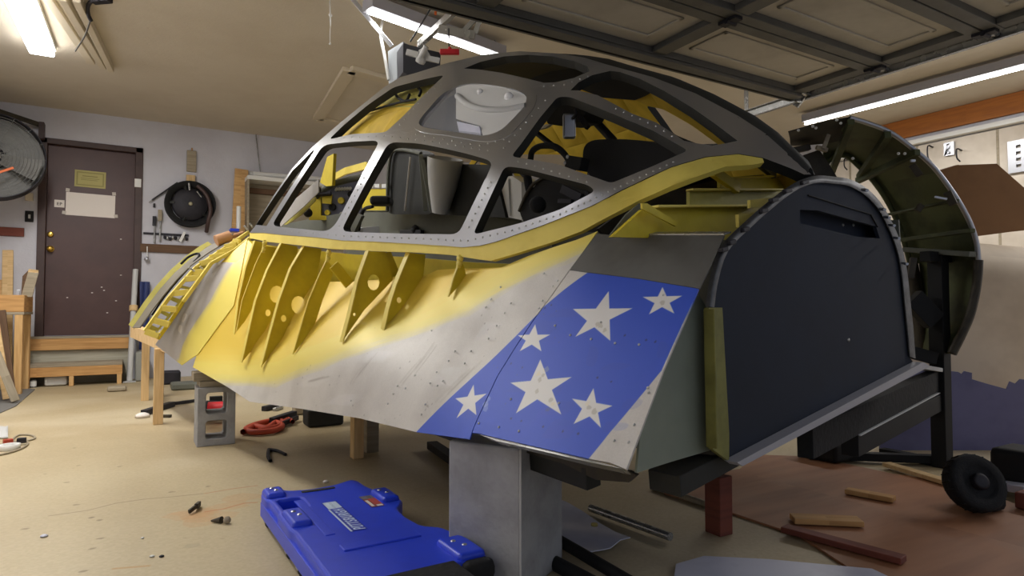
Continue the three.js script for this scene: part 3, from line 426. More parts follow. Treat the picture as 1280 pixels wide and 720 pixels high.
{ // overhead garage door on its tracks
  const y = 2.32, xl = -0.9, xr = 4.06, zl = -2.89, S = 0.61, t = thing('garage_door', 'open overhead garage door of four tan panelled sections with dark stiles', 'garage door');
  for (let k = 0; k < 4; k++) {
    const z0 = zl + k * S, s = obj('door_section', rbox(xl, xr, y + 0.03, y + 0.055, z0, z0 + S - 0.008, 0.004), M.doorBack, t);
    for (const z of [z0 + 0.035, z0 + S - 0.045]) obj('rail', rbox(xl, xr, y - 0.012, y + 0.03, z - 0.035, z + 0.035, 0.004), M.doorStile, s);
    const xs = [xl + 0.05, 0.32, 1.5, 2.68, xr - 0.05];
    xs.forEach((x, i) => obj('stile', rbox(x - 0.05, x + 0.05, y - 0.008, y + 0.03, z0 + 0.07, z0 + S - 0.08, 0.004), M.doorStile, s));
    for (let i = 0; i < 4; i++) {
      const a = xs[i] + 0.16, b = xs[i + 1] - 0.16, c = z0 + 0.16, d = z0 + S - 0.17;
      obj('panel_emboss', [rbox(a, b, y + 0.02, y + 0.031, c, c + 0.025, 0.005), rbox(a, b, y + 0.02, y + 0.031, d - 0.025, d, 0.005), rbox(a, a + 0.025, y + 0.02, y + 0.031, c, d, 0.005), rbox(b - 0.025, b, y + 0.02, y + 0.031, c, d, 0.005)], M.doorBack, s);
    }
    if (k) for (const x of xs) obj('hinge', [rbox(x - 0.03, x + 0.03, y - 0.03, y - 0.008, z0 - 0.06, z0 + 0.055, 0.004), rod(V(x - 0.035, y - 0.028, z0), V(x + 0.035, y - 0.028, z0), 0.014)], M.darkMetal, s);
  }
  obj('bottom_strut', [rbox(xl, xr, y - 0.035, y + 0.08, zl - 0.05, zl - 0.002, 0.006), rbox(xl, xr, y - 0.035, y - 0.015, zl - 0.03, zl + 0.07, 0.004)], M.doorStile, t);
  for (const z of [zl + 0.06, zl + S, zl + 2 * S, zl + 3 * S]) obj('roller', rod(V(xr - 0.02, y + 0.0, z), V(xr + 0.075, y + 0.0, z), 0.02), M.galv, t);
  obj('lift_bracket', [bar(V(xr + 0.03, y - 0.07, zl - 0.02), V(xr + 0.06, y + 0.03, zl + 0.06), 0.05, 0.03), rbox(xr - 0.02, xr + 0.05, y - 0.06, y + 0.05, zl - 0.03, zl + 0.03)], M.galv, t); settle(t);
  for (const [x, s, label] of [[xr + 0.085, 1, 'grey steel door track at the right of the garage door'], [xl - 0.085, -1, 'grey steel door track at the left of the garage door']]) {
    const k = thing('door_track', label, 'track', undefined);
    obj('rail', [rbox(x - 0.005, x + 0.004, y - 0.03, y + 0.03, -3.42, 0.1, 0.002), rbox(Math.min(x, x - s * 0.03), Math.max(x, x - s * 0.03), y - 0.032, y - 0.026, -3.42, 0.1, 0.002), rbox(Math.min(x, x - s * 0.03), Math.max(x, x - s * 0.03), y + 0.026, y + 0.032, -3.42, 0.1, 0.002)], M.galv, k);
    obj('hanger', [bar(V(x, y, -3.38), V(x, H, -3.38), 0.04, 0.006, V(0, 0, 1)), bar(V(x, y, -1.2), V(x, H, -1.2), 0.04, 0.006, V(0, 0, 1)), bar(V(x, y + 0.3, -3.38), V(x, y + 0.44, -3.46), 0.03, 0.006, V(0, 0, 1))], M.galv, k);
    obj('angle_strut', rbox(x - 0.02, x + 0.02, H - 0.03, H, -3.5, -1.1, 0.003), M.galv, k); settle(k);
  }
  // the opener hangs on the middle of the door
  const o = thing('door_opener', 'grey garage door opener motor hanging from the ceiling above the canopy', 'opener'), d = 4.35;
  const a = at(486, 66, d), b = at(504, 54, d - 0.1), c = at(551, 66, d + 0.02), e = at(549, 108, d + 0.02), f = at(504, 90, d - 0.1), g = at(486, 112, d), g2 = at(520, 112, d - 0.05);
  const F = V(0, 0, -1);
  obj('housing', slab([at(485, 64, d + 0.12), at(504, 52, d), at(504, 88, d), at(486, 108, d + 0.1)], V(0.13, 0, -0.08)), M.openerGrey, o);
  obj('face_plate', slab([b, c, e, at(520, 100, d - 0.05), f], V(0.02, 0, -0.2)), M.openerDark, o);
  obj('lens_cover', [bar(at(508, 65, d - 0.14), at(523, 69, d - 0.14), 0.04, 0.02), bar(at(527, 61, d - 0.14), at(534, 72, d - 0.14), 0.05, 0.02), bar(at(530, 72, d - 0.14), at(549, 76, d - 0.14), 0.035, 0.02)], M.lightGrey, o);
  obj('lamp_socket', [rod(at(523, 76, d - 0.16), at(533, 58, d - 0.2), 0.018), lathe([[0, 0], [0.03, 0.01], [0.034, 0.03], [0.02, 0.05], [0, 0.055]], at(524, 80, d - 0.14), at(533, 58, d - 0.2).sub(at(524, 80, d - 0.14)))], M.lightGrey, o);
  obj('lower_cover', slab([at(504, 88, d), at(520, 98, d - 0.02), at(500, 116, d + 0.08), at(486, 108, d + 0.1)], V(0.08, 0.02, -0.12)), M.openerGrey, o);
  const r0 = at(524, 56, d - 0.12), rd = V(0.0, 0, 1), r1 = r0.clone().add(V(0, 0.03, 3.6));
  obj('rail', bar(r0, r1, 0.045, 0.03), M.galv, o);
  obj('trolley', [bar(r0.clone().add(V(0, 0.02, 0.75)), r0.clone().add(V(0, 0.02, 0.95)), 0.09, 0.08), rod(r0.clone().add(V(-0.05, -0.03, 0.78)), r0.clone().add(V(0.05, -0.03, 0.78)), 0.022)], M.darkMetal, o);
  obj('trolley_arm', [bar(at(548, 36, 3.62), at(594, 44, 3.62), 0.05, 0.012), bar(at(580, 38, 3.62), at(600, 18, 3.62), 0.03, 0.01), bar(at(594, 42, 3.62), at(601, 20, 3.62), 0.03, 0.01)], M.galv, o);
  for (const [p, q] of [[[440, -2], [490, 58]]]) obj('ceiling_strut', bar(onY(p[0], p[1], H - 0.005), at(q[0], q[1], d + 0.05), 0.03, 0.008), M.aluBar, o);
  obj('power_cord', tube([onY(481, 0, H - 0.03), at(478, 25, 4.7), at(476, 46, 4.5), at(481, 72, 4.45), at(486, 100, 4.42)], 0.011, 6), M.white, o);
  for (const l of [[at(540, 8, 4.1), at(528, 28, 4.2), at(513, 52, d)], [at(565, 8, 4.0), at(545, 34, 4.1), at(527, 54, d - 0.1)]]) obj('sensor_cord', tube(l, 0.006, 5), M.black, o);
  obj('cord_hook', rod(at(561, 44, 3.62), at(561, 36, 3.62), 0.008), M.darkMetal, o); settle(o);
  const h = thing('release_handle', 'red emergency release handle hanging on a cord from the opener rail', 'handle'); obj('grip', [rbox(-0.055, 0.055, -0.016, 0.016, -0.012, 0.012, 0.006), ball(V(0, 0.018, 0), 0.012, 8)].map((q) => q.applyMatrix4(basis(RIGHT)).translate(...at(562, 65, 3.62).toArray())), M.red, h); obj('cord', tube([at(561.5, 62, 3.62), at(561, 50, 3.62), at(561, 43, 3.62)], 0.004, 5), M.darkMetal, h); settle(h);
  single('hanging_strap', 'short orange strap hanging in front of the tube shop light', 'strap', [bar(at(546, 5, 3.9), at(544, 19, 3.9), 0.016, 0.006, V(1, 0, 0))], M.orange);
}
{ // right wall: header board, ledge, pegboard with brackets
  const xb = X1 - 0.04, bx = (x0, y0, x1, y1, d) => { const a = onX(x0, y0, X1), b = onX(x1, y1, X1); return [a, b]; };
  single('header_board', 'long orange-brown timber board along the top of the right wall', 'board', [rbox(X1 - 0.04, X1 - 0.001, onX(1200, 158, X1).y, H - 0.003, -4.55, -1.2, 0.004)], M.woodOrange);
  single('white_ledge', 'narrow white ledge under the orange-brown board on the right wall', 'ledge', [rbox(X1 - 0.1, X1 - 0.001, onX(1200, 167, X1).y - 0.03, onX(1200, 167, X1).y + 0.02, -5.6, -1.2, 0.004)], M.white);
  const pg = thing('pegboard', 'worn pale pegboard on the right wall behind the olive skin segment', 'pegboard'); const y1 = onX(1200, 172, X1).y, zs = [-5.4, -4.62, -3.84, -3.06, -2.28];
  for (let i = 0; i < 4; i++) obj('panel', rbox(X1 - 0.025, X1 - 0.002, y1 - 1.25, y1, zs[i] + 0.004, zs[i + 1] - 0.004, 0.003), M.peg, pg); for (const z of zs.slice(1, 4)) obj('batten', rbox(X1 - 0.03, X1 - 0.022, y1 - 1.25, y1, z - 0.012, z + 0.012, 0.002), M.woodGrey, pg); settle(pg);
  const brk = (label, px, py, w, h) => { const p = onX(px, py, X1 - 0.06), t = thing('slotted_bracket', label, 'bracket', 'slotted brackets on the pegboard'); obj('plate', slab([V(p.x, p.y - h, p.z - w), V(p.x, p.y - h, p.z + w), V(p.x, p.y + h, p.z + w), V(p.x, p.y + h, p.z - w)], V(0.027, 0, 0), [-0.6, -0.2, 0.2, 0.6].map((k) => [V(p.x, p.y + k * h - 0.016, p.z - 0.02), V(p.x, p.y + k * h - 0.016, p.z + 0.02), V(p.x, p.y + k * h + 0.016, p.z + 0.02), V(p.x, p.y + k * h + 0.016, p.z - 0.02)])), M.aluBar, t); settle(t); };
  brk('white slotted bracket at the right edge of the pegboard above the cardboard', 1273, 195, 0.09, 0.16); brk('slotted bracket left of the one at the right edge', 1186, 186, 0.05, 0.07);
  const hook = (label, px, py, l) => { const p = onX(px, py, X1 - 0.03); single('peg_hook', label, 'hook', [tube([p, p.clone().add(V(-0.1, 0, 0)), p.clone().add(V(-0.12, -l, 0.01)), p.clone().add(V(-0.1, -l - 0.04, 0.03))], 0.008, 6)], M.darkMetal, 'hooks on the pegboard'); };
  hook('dark hook on the pegboard right of the olive skin segment top', 1166, 184, 0.14); hook('dark hook on the pegboard midway to the white bracket', 1202, 188, 0.1); hook('dark hook on the pegboard seen inside the olive skin arc', 1062, 200, 0.1);
}

// ---------------------------------------------------------------- the aircraft forebody: F runs to its nose, S to starboard, U up; O is the foot of its rear bulkhead
const PL = at(905, 575, 1.57), PR = at(1143, 452, 2.48), S = PR.clone().sub(PL).normalize(), O = PL.clone().add(PR).multiplyScalar(0.5);
const F = V(0, 1, 0).cross(S).normalize(); if (F.z > 0) F.negate();
const U = S.clone().cross(F); if (U.y < 0) U.negate();
const fr = (L, v, u) => O.clone().addScaledVector(F, L).addScaledVector(S, v).addScaledVector(U, u);
const toF = (p) => { const q = p.clone().sub(O); return [q.dot(F), q.dot(S), q.dot(U)]; };
const onV = (x, y, v) => hit(x, y, S, O.clone().addScaledVector(S, v)), onL = (x, y, L) => hit(x, y, F, O.clone().addScaledVector(F, L));
const mirror = (p) => p.clone().addScaledVector(S, -2 * p.clone().sub(O).dot(S));
function spline(nodes) {                                        // thin-plate surface through [x, y, value]
  const n = nodes.length, K = n + 3, A = [], r = (d2) => d2 > 0 ? d2 * Math.log(d2) : 0, sc = 0.01;
  for (let i = 0; i < n; i++) { const [x, y, w] = nodes[i]; A.push([...nodes.map(([a, b]) => r(((x - a) ** 2 + (y - b) ** 2) * sc * sc)), 1, x * sc, y * sc, w]); A[i][i] += 0.002; }
  for (const k of [0, 1, 2]) A.push([...nodes.map(([x, y]) => [1, x * sc, y * sc][k]), 0, 0, 0, 0]);
  for (let i = 0; i < K; i++) { let p = i; for (let j = i + 1; j < K; j++) if (Math.abs(A[j][i]) > Math.abs(A[p][i])) p = j; [A[i], A[p]] = [A[p], A[i]]; for (let j = 0; j < K; j++) if (j !== i) { const f = A[j][i] / A[i][i]; if (f) for (let k = i; k <= K; k++) A[j][k] -= f * A[i][k]; } }
  const w = A.map((a, i) => a[K] / a[i]);
  return (x, y) => { let t = w[n] + w[n + 1] * x * sc + w[n + 2] * y * sc; for (let i = 0; i < n; i++) t += w[i] * r(((x - nodes[i][0]) ** 2 + (y - nodes[i][1]) ** 2) * sc * sc); return t; };
}
// the canopy's half width at points of its outline, read off the photograph
const canopyV = spline([[318, 295, -0.68], [320, 284, -0.67], [345, 243, -0.63], [366, 213, -0.6], [392, 184, -0.56], [430, 151, -0.48], [480, 111, -0.38], [520, 93, -0.32], [560, 81, -0.27], [605, 70, -0.23], [650, 65, -0.2], [700, 68, -0.17], [760, 83, -0.14], [815, 98, -0.12], [870, 124, -0.1], [920, 146, -0.08], [955, 168, -0.06], [985, 192, -0.04], [1012, 219, -0.02],
  [430, 300, -0.74], [375, 297, -0.72], [500, 305, -0.74], [570, 312, -0.73], [620, 320, -0.73], [660, 300, -0.7], [700, 285, -0.67], [740, 264, -0.62], [780, 245, -0.56], [820, 225, -0.5], [860, 208, -0.42], [905, 200, -0.3], [955, 203, -0.17],
  [480, 180, -0.63], [613, 208, -0.66], [590, 138, -0.48], [700, 112, -0.32], [857, 184, -0.34], [740, 238, -0.61], [560, 250, -0.71], [450, 230, -0.7]]);
function lift(contour, holes, lv, thick, uvf, step = 22) {        // a curved shell with the outline and openings given on the photograph
  const pts = [contour, ...holes].flat().map((p) => p.slice()), V2 = (l) => l.map((p) => new THREE.Vector2(p[0], p[1]));
  let t = THREE.ShapeUtils.triangulateShape(V2(contour), holes.map(V2)).map((f) => { const [a, b, c] = f.map((i) => pts[i]); return (b[0] - a[0]) * (c[1] - a[1]) - (b[1] - a[1]) * (c[0] - a[0]) > 0 ? f : [f[0], f[2], f[1]]; });
  for (let pass = 0; pass < 7; pass++) {
    const mid = new Map(); let any = false;
    const m = (i, j) => { const k = i < j ? i + '_' + j : j + '_' + i; if (Math.hypot(pts[i][0] - pts[j][0], pts[i][1] - pts[j][1]) < step) return -1; if (!mid.has(k)) { mid.set(k, pts.length); pts.push([(pts[i][0] + pts[j][0]) / 2, (pts[i][1] + pts[j][1]) / 2]); } any = true; return mid.get(k); };
    t = t.flatMap(([a, b, c]) => {
      const x = m(a, b), y = m(b, c), z = m(c, a), k = (x >= 0) + (y >= 0) + (z >= 0);
      if (k === 0) return [[a, b, c]];
      if (k === 3) return [[a, x, z], [x, b, y], [z, y, c], [x, y, z]];
      if (k === 1) return x >= 0 ? [[a, x, c], [x, b, c]] : y >= 0 ? [[a, b, y], [a, y, c]] : [[a, b, z], [b, c, z]];
      return x < 0 ? [[z, y, c], [a, b, y], [a, y, z]] : y < 0 ? [[a, x, z], [x, b, c], [x, c, z]] : [[x, b, y], [a, x, y], [a, y, c]];
    });
    if (!any) break;
  }
  const pos = pts.map(([x, y]) => lv(x, y)), idx = t.flatMap(([a, b, c]) => [a, c, b]);
  const nor = pts.map(([x, y], i) => { const n = lv(x + 1.5, y).sub(lv(x - 1.5, y)).cross(lv(x, y + 1.5).sub(lv(x, y - 1.5))).normalize(); return n.dot(CAM.clone().sub(pos[i])) < 0 ? n.negate() : n; });
  return { ...thicken(pos, idx, thick, uvf, nor), pos, idx };
}
const canopyAt = (x, y) => onV(x, y, canopyV(x, y));
const craft = thing('aircraft_cockpit', 'aircraft cockpit section with riveted canopy frame, yellow ribs and blue star panel on stands', 'aircraft');
const part = (n, g, m, p = craft) => obj(n, g, m, p);
const HOLES = {
  A: rounded([[411, 174.5], [440, 167.5], [482, 165.5], [505, 144], [530, 118], [556, 93.5], [530, 99], [492, 109], [460, 131], [430, 156]], 6),
  B: [[392, 187], [366, 213], [343, 246], [320, 281], [333, 282.5], [352, 252], [392, 190]],
  C: rounded([[404, 181], [440, 177], [475, 175.5], [449, 224], [420, 280], [409, 289.5], [375, 286], [339, 282.5], [370, 233]], 9),
  D: rounded([[486, 177.5], [522, 179], [553, 185], [587, 193], [617, 202], [603, 230], [573, 293], [500, 292], [426, 289.5], [440, 262], [464, 216]], 10),
  E: rounded([[631, 207.5], [655, 210.5], [707, 224], [736, 231.5], [744, 239], [700, 262], [650, 279], [591, 293.5], [612, 248]], 8),
  G: rounded([[697, 121], [712, 121], [767, 142.5], [818, 164], [860, 188], [815, 208], [764, 229], [730, 217], [697, 205], [639, 195.5], [652, 179], [675, 147]], 6),
  H: rounded([[512, 152], [545, 112], [575, 97.5], [605, 97], [650, 104], [671, 115], [668, 133], [633, 172], [607, 177], [565, 169], [522, 164]], 12),
  I: [[580, 85.5], [600, 77.5], [630, 70.5], [660, 68.5], [690, 70.5], [718, 76.5], [734, 83], [737, 89], [717, 97.5], [694, 103], [680, 103.5], [660, 98.5], [627, 91], [600, 87]],
  J: [[713, 113], [723, 103], [740, 94], [763, 88.5], [775, 90], [800, 98.5], [830, 113.5], [865, 134.5], [895, 155.5], [922, 176], [908, 179], [890, 182], [870, 179], [855, 176], [845, 169], [820, 153], [790, 142], [747, 119], [723, 113]],
};
const OUTLINE = [[312, 291], [318, 284], [343, 243], [364, 212], [391, 183], [428, 151], [480, 109], [500, 96.5], [520, 91], [560, 78.5], [605, 68], [650, 64], [700, 67], [730, 72], [760, 81], [815, 96], [870, 117], [923, 145], [957, 167], [985, 192], [1014, 218], [1005, 218], [990, 211], [972, 204], [953, 197], [923, 192], [882, 196], [857, 203], [840, 208], [820, 217], [778, 237], [740, 257], [677, 282], [648, 292], [620, 302], [600, 307], [578, 309], [553, 307], [520, 305], [470, 302], [427, 300.5], [400, 297], [352, 293.5], [329, 291]];
const BAND_LOW = [[312, 297.5], [333, 302], [379, 307], [413, 311], [440, 312], [470, 314], [520, 315.5], [563, 318.5], [590, 323], [614, 326], [643, 317.5], [693, 302], [727, 289], [743, 280], [800, 250], [840, 232], [882, 217], [907, 208], [940, 206], [955, 203]];
{
  const holes = Object.values(HOLES);
  const sh = lift(OUTLINE, holes, canopyAt, 0.035);
  part('canopy_frame', sh.outer, M.aluminium); part('canopy_frame_liner', [sh.inner, sh.rim], M.liner);
  // yellow sill band below the canopy frame
  const low = BAND_LOW, a = OUTLINE.slice(24), contour = [[312, 291.2], ...a.slice().reverse(), ...low.slice().reverse()];
  const bs = lift(contour, [], (x, y) => onV(x, y, canopyV(x, y) + 0.004), 0.02); part('sill_band', whole(bs), M.yellowPale);
  // starboard half: the same frame mirrored, closed above by a yellow quilted lining
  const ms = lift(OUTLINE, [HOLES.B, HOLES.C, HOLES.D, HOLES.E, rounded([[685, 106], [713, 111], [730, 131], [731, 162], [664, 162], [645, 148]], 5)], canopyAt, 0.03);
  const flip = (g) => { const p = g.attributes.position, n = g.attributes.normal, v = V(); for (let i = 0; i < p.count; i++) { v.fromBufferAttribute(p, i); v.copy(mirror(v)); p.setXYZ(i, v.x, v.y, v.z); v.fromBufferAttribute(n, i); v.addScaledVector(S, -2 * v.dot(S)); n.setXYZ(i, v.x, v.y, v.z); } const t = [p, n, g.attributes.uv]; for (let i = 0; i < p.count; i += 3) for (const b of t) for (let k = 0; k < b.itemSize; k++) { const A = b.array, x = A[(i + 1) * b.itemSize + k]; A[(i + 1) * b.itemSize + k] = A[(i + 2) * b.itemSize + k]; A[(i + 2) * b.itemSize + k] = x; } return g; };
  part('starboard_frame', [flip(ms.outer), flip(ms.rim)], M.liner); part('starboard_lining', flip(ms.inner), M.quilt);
  const project = (p) => { const q = p.clone().sub(CAM), k = q.dot(FWD); return [640 + FOCAL * q.dot(RIGHT) / k, 360 - FOCAL * q.dot(UPV) / k]; };
  const seenAt = (x, y) => { let q = [x - 60, y + 30]; for (let i = 0; i < 60; i++) { const f = (u, v) => project(mirror(canopyAt(u, v))), p = f(...q), e = [x - p[0], y - p[1]], px = f(q[0] + 1, q[1]), py = f(q[0], q[1] + 1), k = px[0] - p[0], l = py[0] - p[0], m = px[1] - p[1], n = py[1] - p[1], D = k * n - l * m; q = [q[0] + 0.5 * (e[0] * n - e[1] * l) / D, q[1] + 0.5 * (k * e[1] - m * e[0]) / D]; } return q; };   // the outline point whose starboard twin shows at x, y
  const dk = lift([[655, 90], [690, 80], [735, 82], [770, 88], [838, 116], [815, 127], [775, 124], [745, 113], [720, 108], [690, 106], [665, 100]].map((p) => seenAt(...p)), [], (x, y) => onV(x, y, canopyV(x, y) + 0.05), 0.006); part('roof_lining', flip(whole(dk)), M.black);
  // roof strip between the two halves
  const ridge = [[555, 81], [580, 75], [605, 69.5], [650, 65.5], [700, 68.5], [730, 73.5], [760, 82.5], [815, 97.5], [870, 119], [923, 147], [957, 169], [985, 194], [1010, 217]];
  part('roof_strip', whole(sheet(ridge.map(([x, y]) => { const p = canopyAt(x, y), q = mirror(p); return [0, 0.25, 0.5, 0.75, 1].map((k) => p.clone().lerp(q, k).addScaledVector(U, 0.02 * Math.sin(k * Math.PI))); }), -0.02)), M.liner);
  // windscreen: front sill and a centre post, beyond the port corner
  const fs = canopyAt(316, 291), ft = canopyAt(480, 111), bow = (p, k, b) => p.clone().lerp(mirror(p), k).addScaledVector(F, b * Math.sin(k * Math.PI));
  part('windscreen_sill', bar(bow(fs, 0.02, 0.3), bow(fs, 0.35, 0.3), 0.05, 0.03), M.aluBar); part('windscreen_sill', [bar(bow(fs, 0.35, 0.3), bow(fs, 0.65, 0.3), 0.05, 0.03), bar(bow(fs, 0.65, 0.3), bow(fs, 0.98, 0.3), 0.05, 0.03)], M.aluBar);
  // rivets along the frame and the sill
  const dots = [], R = (x, y, fn = canopyAt, r = 0.0042) => { const p = fn(x, y), n = fn(x + 2, y).sub(p).cross(fn(x, y + 2).sub(p)).normalize(); if (n.dot(CAM.clone().sub(p)) < 0) n.negate(); dots.push(new THREE.SphereGeometry(r, 6, 3, 0, 6.3, 0, 1.5).applyMatrix4(basis(n).multiply(new THREE.Matrix4().makeRotationZ(-Math.PI / 2))).translate(p.x, p.y, p.z)); };
  const along = (l, gap, fn, r) => { for (let i = 0; i + 1 < l.length; i++) { const [a, b] = [l[i], l[i + 1]], n = Math.max(1, Math.round(Math.hypot(b[0] - a[0], b[1] - a[1]) / gap)); for (let k = 0; k < n; k++) R(a[0] + (b[0] - a[0]) * k / n, a[1] + (b[1] - a[1]) * k / n, fn, r); } };
  for (const [l, g] of [[[[330, 287], [400, 292], [430, 295], [520, 298], [585, 301], [640, 288], [700, 268], [745, 247], [800, 222], [850, 199]], 9], [[[424, 282], [451, 230], [471, 193]], 9], [[[586, 284], [602, 250], [617, 220]], 9], [[[648, 202], [700, 217], [745, 231]], 11], [[[500, 156], [535, 116], [560, 100]], 9], [[[420, 173], [480, 170], [560, 180], [620, 190]], 10], [[[630, 185], [665, 145], [690, 116]], 11], [[[520, 168], [600, 182], [640, 172]], 11], [[[680, 108], [705, 106], [745, 92]], 11], [[[770, 136], [820, 158], [850, 177]], 12]]) along(l, g, undefined, 0.0036);
  part('frame_rivets', dots, M.rivet).userData.kind = 'stuff';
  // glazed hatch with its raised rim
  const hv = (x, y) => onV(x, y, canopyV(x, y) - 0.002), rimOut = rounded([[511, 152], [544, 111], [574, 96.5], [605, 96], [650, 103], [672, 114], [669, 134], [634, 173], [607, 178], [565, 170], [522, 165]], 12), rimIn = rounded([[521, 153], [552, 117], [576, 105], [605, 104.5], [640, 110.5], [660, 119], [655, 134], [627, 163], [605, 170.5], [570, 165], [529, 159.5]], 12);
  const rim = lift(rimOut, [rimIn], hv, 0.028); const hatch = part('hatch_rim', whole(rim), M.aluminium);
  const glass = lift(rounded([[519, 154], [551, 115.5], [576, 103.5], [605, 103], [641, 109], [662, 118], [657, 135], [628, 165], [605, 172.5], [570, 167], [526, 161]], 12), [], (x, y) => onV(x, y, canopyV(x, y) + 0.012), 0.004);
  part('hatch_pane', whole(glass), std({ color: 0xb4b6ba, roughness: 0.06, transparent: true, opacity: 0.28 }), hatch);
  const behind = (px, o, th) => whole(lift(px, [], (x, y) => onV(x, y, canopyV(x, y) + o), th, undefined, 14));
  part('reflection_grey', behind([[516, 158], [548, 110], [572, 102], [572, 150], [602, 158], [602, 176], [570, 172], [530, 166]], 0.1, 0.006), std({ color: 0x9da0ac, roughness: 0.6 }));  // grey-blue sheet standing for the dull half of the pane reflection
  const refl = part('pane_reflection', behind([[570, 110], [585, 104], [605, 102], [645, 108], [668, 118], [660, 140], [630, 170], [605, 175], [600, 157], [586, 153], [570, 148]], 0.006, 0.003), M.white);  // white sheet laid over the pane in place of its bright reflection
  obj('reflection_band', tube([[572, 120], [585, 131], [604, 137], [630, 138], [657, 133]].map(([x, y]) => onV(x, y, canopyV(x, y) + 0.006)), 0.014, 8), M.lightGrey, refl); obj('reflection_fold', slab([[572, 152], [586, 155], [600, 158], [603, 172], [575, 166]].map(([x, y]) => onV(x, y, canopyV(590, 160) + 0.001)), S.clone().multiplyScalar(-0.004)), M.bluish, refl); for (const [x, y, r] of [[600, 115, 0.014], [636, 121, 0.018]]) obj('reflection_glint', ball(onV(x, y, canopyV(x, y) + 0.004), r, 12), std({ color: 0xf0f0f0, roughness: 0.12 }), refl);  // tube, flap and glossy balls modelling bands and glints of that reflection
}
// ---- outer skin below the canopy
const skinV = spline([[788, 585, -1.06], [690, 563, -1.06], [590, 545, -1.055], [520, 539, -1.055], [450, 523, -1.055], [380, 511, -1.05], [312, 502, -1.05], [284, 483, -1.06], [241, 460, -1.085], [246, 443, -1.05], [227, 456, -1.09], [195, 432, -1.165],
  [874, 361, -0.75], [829, 462, -0.9], [906, 293, -0.615], [767, 293, -0.63], [746, 291, -0.64], [693, 308, -0.68], [620, 333, -0.71], [580, 337, -0.69], [528, 346, -0.66], [490, 348, -0.67], [440, 352, -0.66], [405, 352, -0.66], [370, 342, -0.66], [330, 320, -0.67], [310, 299, -0.66], [275, 328, -0.82], [301, 328, -0.76], [427, 427, -0.93], [479, 414, -0.87], [326, 458, -0.97], [302, 452, -0.97], [291, 434, -0.95], [367, 442, -0.95], [600, 430, -0.88], [700, 400, -0.83],
  ...[[460, 388, 1.5], [444, 407, 1.5], [503, 384, 1.3], [490, 399, 1.3], [352, 426, 2.3], [338, 443, 2.3], [316, 434, 2.55], [380, 425, 1.95], [568, 365, 0.95]].map(([x, y, L]) => [x, y, toF(onL(x, y, L))[1]])]);
const skinAt = (x, y) => onV(x, y, skinV(x, y)), slope = (p) => { const [L, v, u] = toF(p); return [L, (v + 1.25) * 0.6 + u * 0.8]; };
function skinMaterial(L0, L1, s0, s1, W, Hh, base, paint, extra = {}) {   // paint laid out over the skin in metres: along the fuselage and up the slope
  const c = document.createElement('canvas'); c.width = W; c.height = Hh; const g = c.getContext('2d'), im = g.createImageData(W, Hh), B = 4, lo = [];
  const wq = Math.ceil(W / B) + 1; for (let y = 0; y <= Hh / B; y++) for (let x = 0; x < wq; x++) lo.push(fbm(x / 22, y / 22, 4096, 131, 4));
  for (let y = 0; y < Hh; y++) for (let x = 0; x < W; x++) { const i = (y * W + x) * 4, k = mixc(hex(base), [hex(base)[0] - 26, hex(base)[1] - 27, hex(base)[2] - 26], Math.max(0, (lo[(y >> 2) * wq + (x >> 2)] - 0.35) * 1.8)), s = (hash(x >> 1, y >> 1, 5) - 0.5) * 6; for (let j = 0; j < 3; j++) im.data[i + j] = k[j] + s; im.data[i + 3] = 255; }
  g.putImageData(im, 0, 0);
  const q = (x, y) => { const [L, s] = slope(skinAt(x, y)); return [(L - L0) / (L1 - L0) * W, (s - s0) / (s1 - s0) * Hh]; };
  const poly = (pts, col) => { g.fillStyle = col; g.beginPath(); pts.forEach(([x, y]) => g.lineTo(...q(x, y))); g.closePath(); g.fill(); };
  paint(g, q, poly, W, Hh);
  const t = new THREE.CanvasTexture(c); t.colorSpace = THREE.SRGBColorSpace; t.flipY = false; t.magFilter = THREE.LinearFilter; t.anisotropy = 8;
  return [std({ map: t, roughness: 0.5, metalness: 0.12, ...extra }), (p) => { const [L, s] = slope(p); return [(L - L0) / (L1 - L0), (s - s0) / (s1 - s0)]; }];
}
const splat = (g, q, list, col, r) => { g.fillStyle = col; for (const [x, y] of list) { const [u, v] = q(x, y); g.beginPath(); for (let k = 0; k < 8; k++) { const a = k * 0.785, w = r * rnd(0.5, 1.2); g.lineTo(u + Math.cos(a) * w, v + Math.sin(a) * w); } g.fill(); } };
